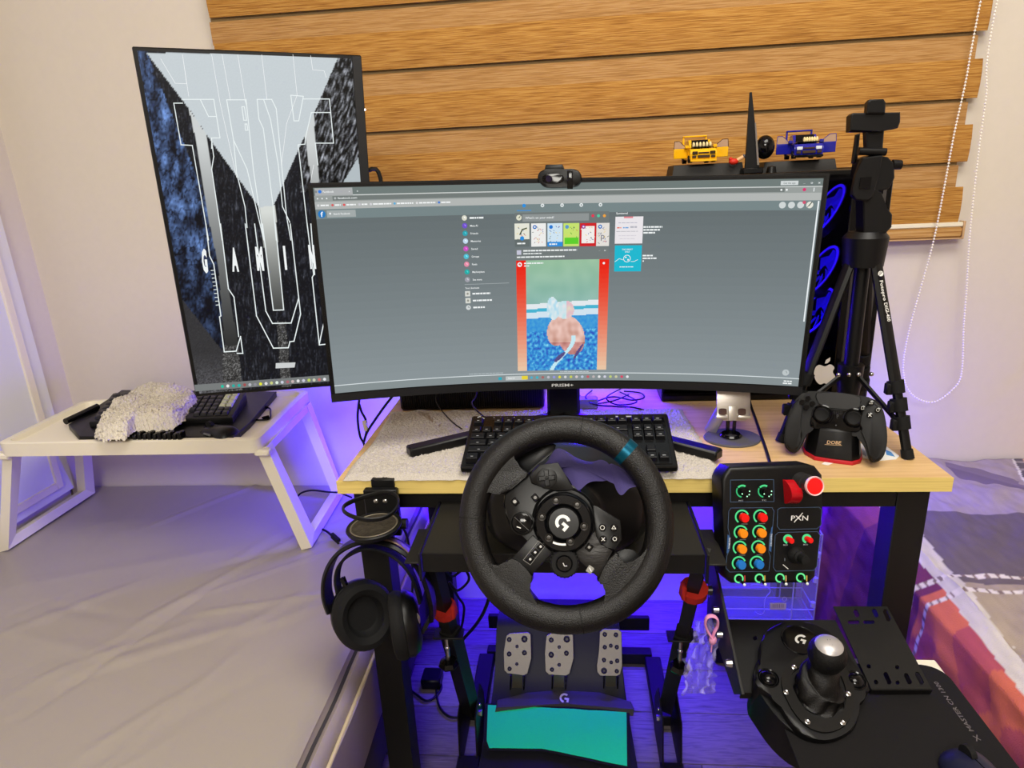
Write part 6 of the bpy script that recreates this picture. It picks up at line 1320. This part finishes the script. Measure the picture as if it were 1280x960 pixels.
for (f0, f1, u, s) in ((F1, F2, 1, 1), (F3, F4, 0, -1)):
    t0 = bil(u, .06, TZ - .03) - Vector((s * .006, 0, 0)); t1 = bil(u, .93, TZ - .03) - Vector((s * .006, 0, 0)); dy = (f1 - f0).normalized()
    b = B()
    def q4(o0, o1, i0, i1, w=.014):   # outer edge o0-o1, inner edge i0-i1
        nr = Vector((1, 0, .25)).normalized() * w; b.loop3([o0 - nr, o1 - nr, i1 - nr, i0 - nr], [o0 + nr, o1 + nr, i1 + nr, i0 + nr])
    k = .032; di = (t1 - t0).normalized(); i0t, i1t = t0 + di * k, t1 - di * k; i0b, i1b = f0 + dy * k + Vector((0, 0, .026)), f1 - dy * k + Vector((0, 0, .026))
    q4(t0, f0, i0t, i0b); q4(t1, f1, i1t, i1b); q4(f0, f1, i0b, i1b); q4(t0, t1, i0t - Vector((0, 0, .02)), i1t - Vector((0, 0, .02)))
    obj('folding_leg', b, M_white, ty)
for u in (0, 1): b = B(); p = bil(u, .02, TZ - .033); b.box(p - Vector((.018, .004, .012)), p + Vector((.018, .02, .004)), .004); obj('hinge', b, M_white, ty)

# things on the tray
Zt = TZ - .0115
P4 = [(85, 530), (99, 545), (292, 546), (312, 528), (346, 489), (152, 487), (140, 496)]
b = B(); t_ = [at(x, y, Z=Zt + .014) for x, y in P4]; b.loop3([Vector((p.x, p.y, Zt)) for p in t_], t_, .003, 2); lb = obj('laptop_stand', b, M_black); tag(lb, 'flat black laptop stand lying on the white tray table', 'stand')
b = B(); b.cyl(at(82, 527, Z=Zt + .016), at(122, 508, Z=Zt + .022), .008, .008, 14); obj('end_roller', b, M_gloss, lb)
kq = [at(111, 527, Z=Zt + .030), at(290, 521, Z=Zt + .030), at(307, 490, Z=Zt + .044), at(141, 491, Z=Zt + .044)]
k2 = thing('keyboard', 'large black curved keyboard with pale keys at its right end, on the tray table', 'keyboard', (kq[0] + kq[2]) / 2 - Vector((0, 0, .02)))
b = B(); b.loop3([Vector((p.x, p.y, Zt + .0145)) for p in kq], kq, .004, 2); obj('case', b, M_black, k2)
M_kc = mat('keycap_charcoal', (26, 27, 32), .4); M_kp = mat('keycap_pale', (196, 200, 170), .5); random.seed(3)
NCOL, NROW = 19, 6
for j in range(NROW):
    for i in range(NCOL):
        u0_, u1_ = .03 + i * .0495, .03 + (i + 1) * .0495 - .006; v0_, v1_ = .06 + j * .148, .06 + (j + 1) * .148 - .02
        K_ = lambda u, v, h: (kq[0] * (1 - u) + kq[1] * u) * (1 - v) + (kq[3] * (1 - u) + kq[2] * u) * v + Vector((0, 0, h))
        cx_, cy_ = toimg(K_((u0_ + u1_) / 2, (v0_ + v1_) / 2, .003))
        if 172 < cx_ < 238 and cy_ > 492: continue
        b = B(); b.loop3([K_(u, v, .0005) for u, v in ((u0_, v0_), (u1_, v0_), (u1_, v1_), (u0_, v1_))], [K_(u, v, .006) for u, v in ((u0_ + .004, v0_ + .012), (u1_ - .004, v0_ + .012), (u1_ - .004, v1_ - .012), (u0_ + .004, v1_ - .012))], .0008, 1)
        pale = i >= NCOL - 2 and j >= 1
        obj('keycap', b, M_kp if pale and j >= 2 else M_kc, k2, 'pale key' if pale and j >= 2 else None)
cl = smoothpoly([(117, 542), (129, 527), (157, 502), (180, 489), (194, 484), (208, 487), (233, 490), (243, 494), (251, 502), (248, 511), (225, 529), (204, 535), (182, 538), (168, 540), (154, 549), (133, 549)], 5)
cw = [at(x, y - 1, Z=Zt + .030) for x, y in cl]; cc0 = sum(cw, Vector()) / len(cw)
def fluff(u, v):
    k = u * len(cw); i = int(k) % len(cw); t = k - int(k); e = cw[i].lerp(cw[(i + 1) % len(cw)], t); p = cc0.lerp(e, v)
    z = Zt + .050 + .012 * math.sin(v * PI) + .016 * noise.noise(Vector((p.x * 14, p.y * 14, 3))) - .026 * max(0, v - .86) / .14
    z += .005 * noise.noise(Vector((p.x * 330, p.y * 330, 1))) + .003 * noise.noise(Vector((p.x * 160, p.y * 160, 6))); rj = .004 * noise.noise(Vector((p.x * 300, p.y * 300, 9)))
    return Vector((p.x + rj, p.y + rj, max(z, Zt + .018)))
b = B(); b.grid(520, 130, fluff); bmesh.ops.remove_doubles(b.bm, verts=b.bm.verts, dist=1e-5); fc = obj('plush_cloth', b, mat('plush_cream', (224, 216, 200), .95, bump=.5, scale=600, var=.15), smooth=0); fc.data.shade_smooth(); tag(fc, 'fluffy cream cloth thrown over the keyboard on the tray table', 'cloth')
def mouse(loc, rot, L, Wd, Hh, m, label):
    t = thing('computer_mouse', label, 'computer mouse', loc); M = Matrix.Translation(loc) @ Matrix.Rotation(math.radians(rot), 4, 'Z')
    def f(u, v):
        a = u * 2 * PI; yy_ = -1 + 2 * v; w = math.sqrt(max(0, 1 - yy_ ** 4)) * (1 - .10 * math.cos(yy_ * 3)); c, s_ = math.cos(a), math.sin(a)
        return M @ Vector((c * Wd / 2 * w, yy_ * L / 2, Hh * .12 + max(-Hh * .10, s_ * Hh * .88 * w * (1 - .28 * (yy_ + .3) ** 2))))
    b = B(); b.grid(36, 28, f); bmesh.ops.remove_doubles(b.bm, verts=b.bm.verts, dist=1e-5); obj('shell', b, m, t, smooth=50)
    b = B(); b.cyl(M @ Vector((-.004, L * .28, Hh * .78)), M @ Vector((.004, L * .28, Hh * .78)), .0115, .0115, 18); obj('scroll_wheel', b, M_rubber, t)
    b = B(); b.tube([M @ Vector((0, L * (.0 + .42 * i / 8), Hh * .12 + Hh * .885 * math.sqrt(max(0, 1 - (.84 * i / 8) ** 4)) * (1 - .10 * math.cos(.84 * i / 8 * 3)) * (1 - .28 * (.84 * i / 8 + .3) ** 2))) for i in range(8)], .0008, 5); obj('button_gap', b, M_gloss, t)
    b = B(); b.box((-Wd * .5, -.008, Hh * .45), (-Wd * .42, .016, Hh * .6), .001, M=M); obj('side_button', b, mat('mouse_button', (90, 92, 96), .3), t)
    return t
mouse(at(275, 546, Z=Zt + .001), 66, .105, .062, .030, M_black, 'black computer mouse at the front of the tray table')
b = B()
for i in range(10): x = 172 + i * 6.2; p = at(x, 545, Z=Zt + .016); b.box(p - Vector((.006, .012, .012)), p + Vector((.004, .010, .008 + .004 * (i % 2))), .002)
tag(obj('ridged_grip', b, M_gloss, kind=None), 'short black ridged grip below the fluffy cream cloth', 'grip')
b = B(); b.tube(curve([at(318, 508, Z=Zt + .004), at(336, 510, Z=Zt + .004), at(338, 516, Z=Zt + .003), at(336, 524, Z=Zt + .003), at(318, 525, Z=Zt + .003)], 6), .0022, 6); b.cyl(at(322, 508, Z=Zt + .006), at(334, 509, Z=Zt + .006), .0045, .0045, 8); b.cyl(at(328, 523, Z=Zt + .006), at(336, 521, Z=Zt + .006), .0045, .0045, 8)
tag(obj('wire_loop', b, M_gloss), 'small thin black wire loop at the right end of the tray table', 'wire')

# cable on the bed
b = B(); b.tube(curve([at(371, 622, Z=.43), at(377, 616, Z=.44), at(390, 613, Z=.44), at(410, 615, Z=.43), at(424, 616, Z=.42), at(440, 622, Z=.40)], 6), .0028, 6)
b.tube(curve([at(386, 654, Z=.402), at(396, 659, Z=.398), at(408, 664, Z=.398), at(416, 671, Z=.398)], 6), .0028, 6); uc = obj('usb_cable', b, M_cable); tag(uc, 'black cable with a small plug lying on the bed sheet by the tray table foot', 'cable')
b = B(); beam(b, at(415, 669, Z=.402), at(424, 677, Z=.400), .013, .008, (0, 0, 1)); obj('plug', b, M_rubber, uc); b = B(); beam(b, at(424, 677, Z=.400), at(428, 680, Z=.400), .005, .004, (0, 0, 1)); obj('plug_tip', b, M_chrome, uc)

# ------------------------------------------------------------------ low table with mouse mat, lower right
lt = thing('side_table', 'low white side table under the black mouse mat', 'table', (.35, -.5, 0))
b = B(); b.box((.26, -1.05, .428), (.490, -.048, .4465), .003); obj('tabletop', b, M_white, lt)
for x in (.36, .455):
    for y in (-1.03, -.085): b = B(); b.box((x, y, 0), (x + .022, y + .022, .428), .001); obj('leg', b, M_white, lt)
b = B(); rr = .03; o_ = []
for cx, cy, a0 in ((.458, -.096, 0), (.215, -.096, 90)):
    for i in range(7): a = math.radians(a0 + 15 * i); o_.append(Vector((cx + rr * math.cos(a) * (1 if cx > .3 else .4), cy + rr * math.sin(a), .450)))
o_ += [Vector((.20, -1.04, .450)), Vector((.488, -1.04, .450))]
b.loop3([p - Vector((0, 0, .0033)) for p in o_], o_, .0008, 1); mm2 = obj('mouse_mat', b, mat('mat_black', (14, 12, 13), .85, bump=.3, scale=1400)); tag(mm2, 'large black mouse mat on the low side table, lower right', 'mouse mat')
FT = lambda x, y, z: Vector((x / 1000, -y / 1000, .4506 + z)); d = Draw(FT); d.text('MASTER CN 1300', 464, 200, 96, 6.5, (96, 90, 92), rot=-PI / 2); d.line([(458, 208), (464, 214)], 1.4, (96, 90, 92)); d.line([(464, 206), (458, 216)], 1.4, (96, 90, 92)); d.build('mat_lettering', M_print, mm2, 'grey lettering along the right edge')
mouse(Vector((.422, -.297, .4505)), 12, .118, .066, .036, mat('mouse_navy', (26, 28, 50), .4), 'dark blue-grey computer mouse on the black mouse mat')

# ------------------------------------------------------------------ clear box behind the button box
cb = thing('storage_box', 'clear plastic storage box under the desk behind the button box', 'box', (.46, .50, 0))
M_clear = mat('clear_plastic', (190, 185, 240), .08, alpha=.16, spec=.8); M_cedge = mat('clear_edge', (200, 190, 255), .15, alpha=.6)
x0, x1, y0, y1, z0, z1 = .30, .60, .44, .53, .002, .36
zz0 = at(950, 774, Y=y0).z; xx0 = at(896, 774, Y=y0).x; xx1 = at(1017, 773, Y=y0).x; zz1 = zz0 + .24
b = B()
for lo, hi in (((xx0, y0, zz0), (xx1, y0 + .002, zz1)), ((xx0, y1, zz0), (xx1, y1 + .002, zz1)), ((xx0, y0, zz0), (xx0 + .002, y1, zz1)), ((xx1 - .002, y0, zz0), (xx1, y1, zz1)), ((xx0, y0, zz0), (xx1, y1, zz0 + .002))): b.box(lo, hi)
obj('panels', b, M_clear, cb)
b = B()
for x in (xx0, xx1, xx1 - .055):
    for y in (y0, y1): b.tube([(x, y, zz0), (x, y, zz1)], .0018, 6)
for z in (zz0, zz0 + .03, zz1):
    b.tube([(xx0, y0, z), (xx1, y0, z)], .0018, 6); b.tube([(xx1, y0, z), (xx1, y1, z)], .0018, 6); b.tube([(xx0, y1, z), (xx1, y1, z)], .0015, 6)
obj('edges', b, M_cedge, cb)
pt = [at(x, y, Y=y0 - .003) for x, y in ((938, 732), (945, 730.5), (957, 733), (963, 739), (957, 747), (955.5, 755), (955, 765), (950, 768), (944, 765))]
b = B(); b.tube(curve(pt, 4), .0012, 6); obj('embossing', b, M_cedge, cb)
for dz in (.05, .12, .19): b = B(); b.cyl((xx1 - .008, y0 - .006, zz0 + dz - .006), (xx1 - .008, y0 - .006, zz0 + dz + .006), .006, .006, 12); obj('latch', b, M_cedge, cb)
FL = Fr((.4, y0 - .004, .2), (0, -1, 0)); d = Draw(lambda x, y, z: FL.P(x, y, z)); d.quad((962.5, 753.5), (983, 753.5), (982.5, 762), (962.5, 762), (205, 190, 235))
for i in range(9): d.line([(966 + i * 1.7, 755.5), (966 + i * 1.7, 759.5)], .7 if i % 2 else .4, (90, 70, 150))
d.arc(980.5, 749, 3, .8, 0, 360, (190, 180, 230), 14); d.build('label_print', M_print, cb, 'small white barcode label')
b = B(); b.box((xx0 + .004, y0 + .01, .002), (xx1 - .01, y1 + .04, zz0 - .001), .003); bx_ = obj('dark_carton', b, mat('carton_navy', (16, 15, 26), .6)); tag(bx_, 'dark carton on the floor under the clear storage box', 'carton')

# ------------------------------------------------------------------ strap and clear bag hanging from the stand
ln = thing('lanyard', 'pink fabric wrist loop hanging from the wheel stand beside the gear shifter', 'lanyard', at(890, 800, Y=-.10))
b = B(); b.tube(curve([at(x, y, Y=-.11) for x, y in ((893, 802), (889, 796), (884, 788), (881.5, 779), (884, 771.5), (891, 770), (896.5, 774), (897, 782), (893, 790), (890, 800))], 6), [(.0045, .0020)] * 55, 8, flat=(0, 1, 0)); obj('loop', b, mat('strap_pink', (226, 150, 190), .7), ln)
b = B(); b.ball(at(891, 800, Y=-.11), .007, 12, (.9, .8, 1.2)); b.tube([at(890, 804, Y=-.11), at(889, 815, Y=-.11)], .0012, 6); obj('knot', b, mat('strap_pink', (226, 150, 190), .7), ln)
def bag(u, v):
    px = 868 + u * 34 - v * (18 - 6 * u) + 3 * math.sin(v * 9); py = 775 + v * 92; p = at(px, py, Y=-.085 + .02 * math.sin(u * 9 + v * 5)); p.y += .012 * noise.noise(Vector((u * 6, v * 9, 2))); p.x += .006 * noise.noise(Vector((u * 9, v * 14, 7))); return p
b = B(); b.grid(24, 50, bag); bg = obj('plastic_bag', b, mat('clear_film', (214, 205, 255), .12, alpha=.34, spec=1.0), smooth=0); bg.data.shade_smooth(); tag(bg, 'crumpled clear plastic bag hanging left of the gear shifter', 'bag')

# ------------------------------------------------------------------ loose cables under the desk
def cab_(pts, r, label, k=8):
    b = B(); b.tube(curve(pts, k), r, 6); return tag(obj('cable', b, M_cable), label, 'cable')
g = lambda x, y, z=.006: at(x, y, Z=z)
cab_([g(455, 885, .10), g(470, 900), g(468, 920), g(452, 935), g(442, 930), g(450, 915), g(472, 925), g(478, 912), g(455, 940)], .003, 'black cable coiled on the floor left of the left desk leg')
cab_([g(510, 860), g(520, 868), g(533, 876), g(545, 870), g(552, 858), g(545, 850), g(548, 880), g(560, 895), g(575, 897), g(600, 895), g(610, 884), g(604, 870), g(596, 862)], .003, 'black cable looping over the floor behind the left foot of the wheel stand')
cab_([at(556, 712, Y=.12), at(566, 720, Y=.15), at(580, 712, Y=.15), at(586, 725, Y=.16), at(572, 738, Y=.16), at(562, 728, Y=.16), at(572, 745, Y=.2), at(580, 760, Y=.25), at(576, 790, Y=.3)], .0028, 'black cable loops hanging under the left side of the wheel stand plate')
cab_([at(612, 715, Y=.05), at(614, 735, Y=.08), at(606, 762, Y=.12), at(594, 782, Y=.18), at(580, 798, Y=.25), at(566, 815, Y=.3)], .0035, 'thicker black cable running from the steering wheel down to the floor')
cab_([at(500, 655, Y=.05), at(508, 668, Y=.07), at(512, 690, Y=.09), at(516, 720, Y=.1), at(512, 780, Y=.12), at(504, 830, Y=.15)], .0025, 'thin black cable hanging between the left desk leg and the wheel stand')
b = B(); b.box(at(538, 856, Z=.0) + Vector((-.02, -.02, 0)), at(538, 856, Z=.0) + Vector((.03, .03, .03)), .004); tag(obj('power_plug', b, M_black), 'small black power adapter on the floor beside the left foot of the wheel stand', 'adapter')
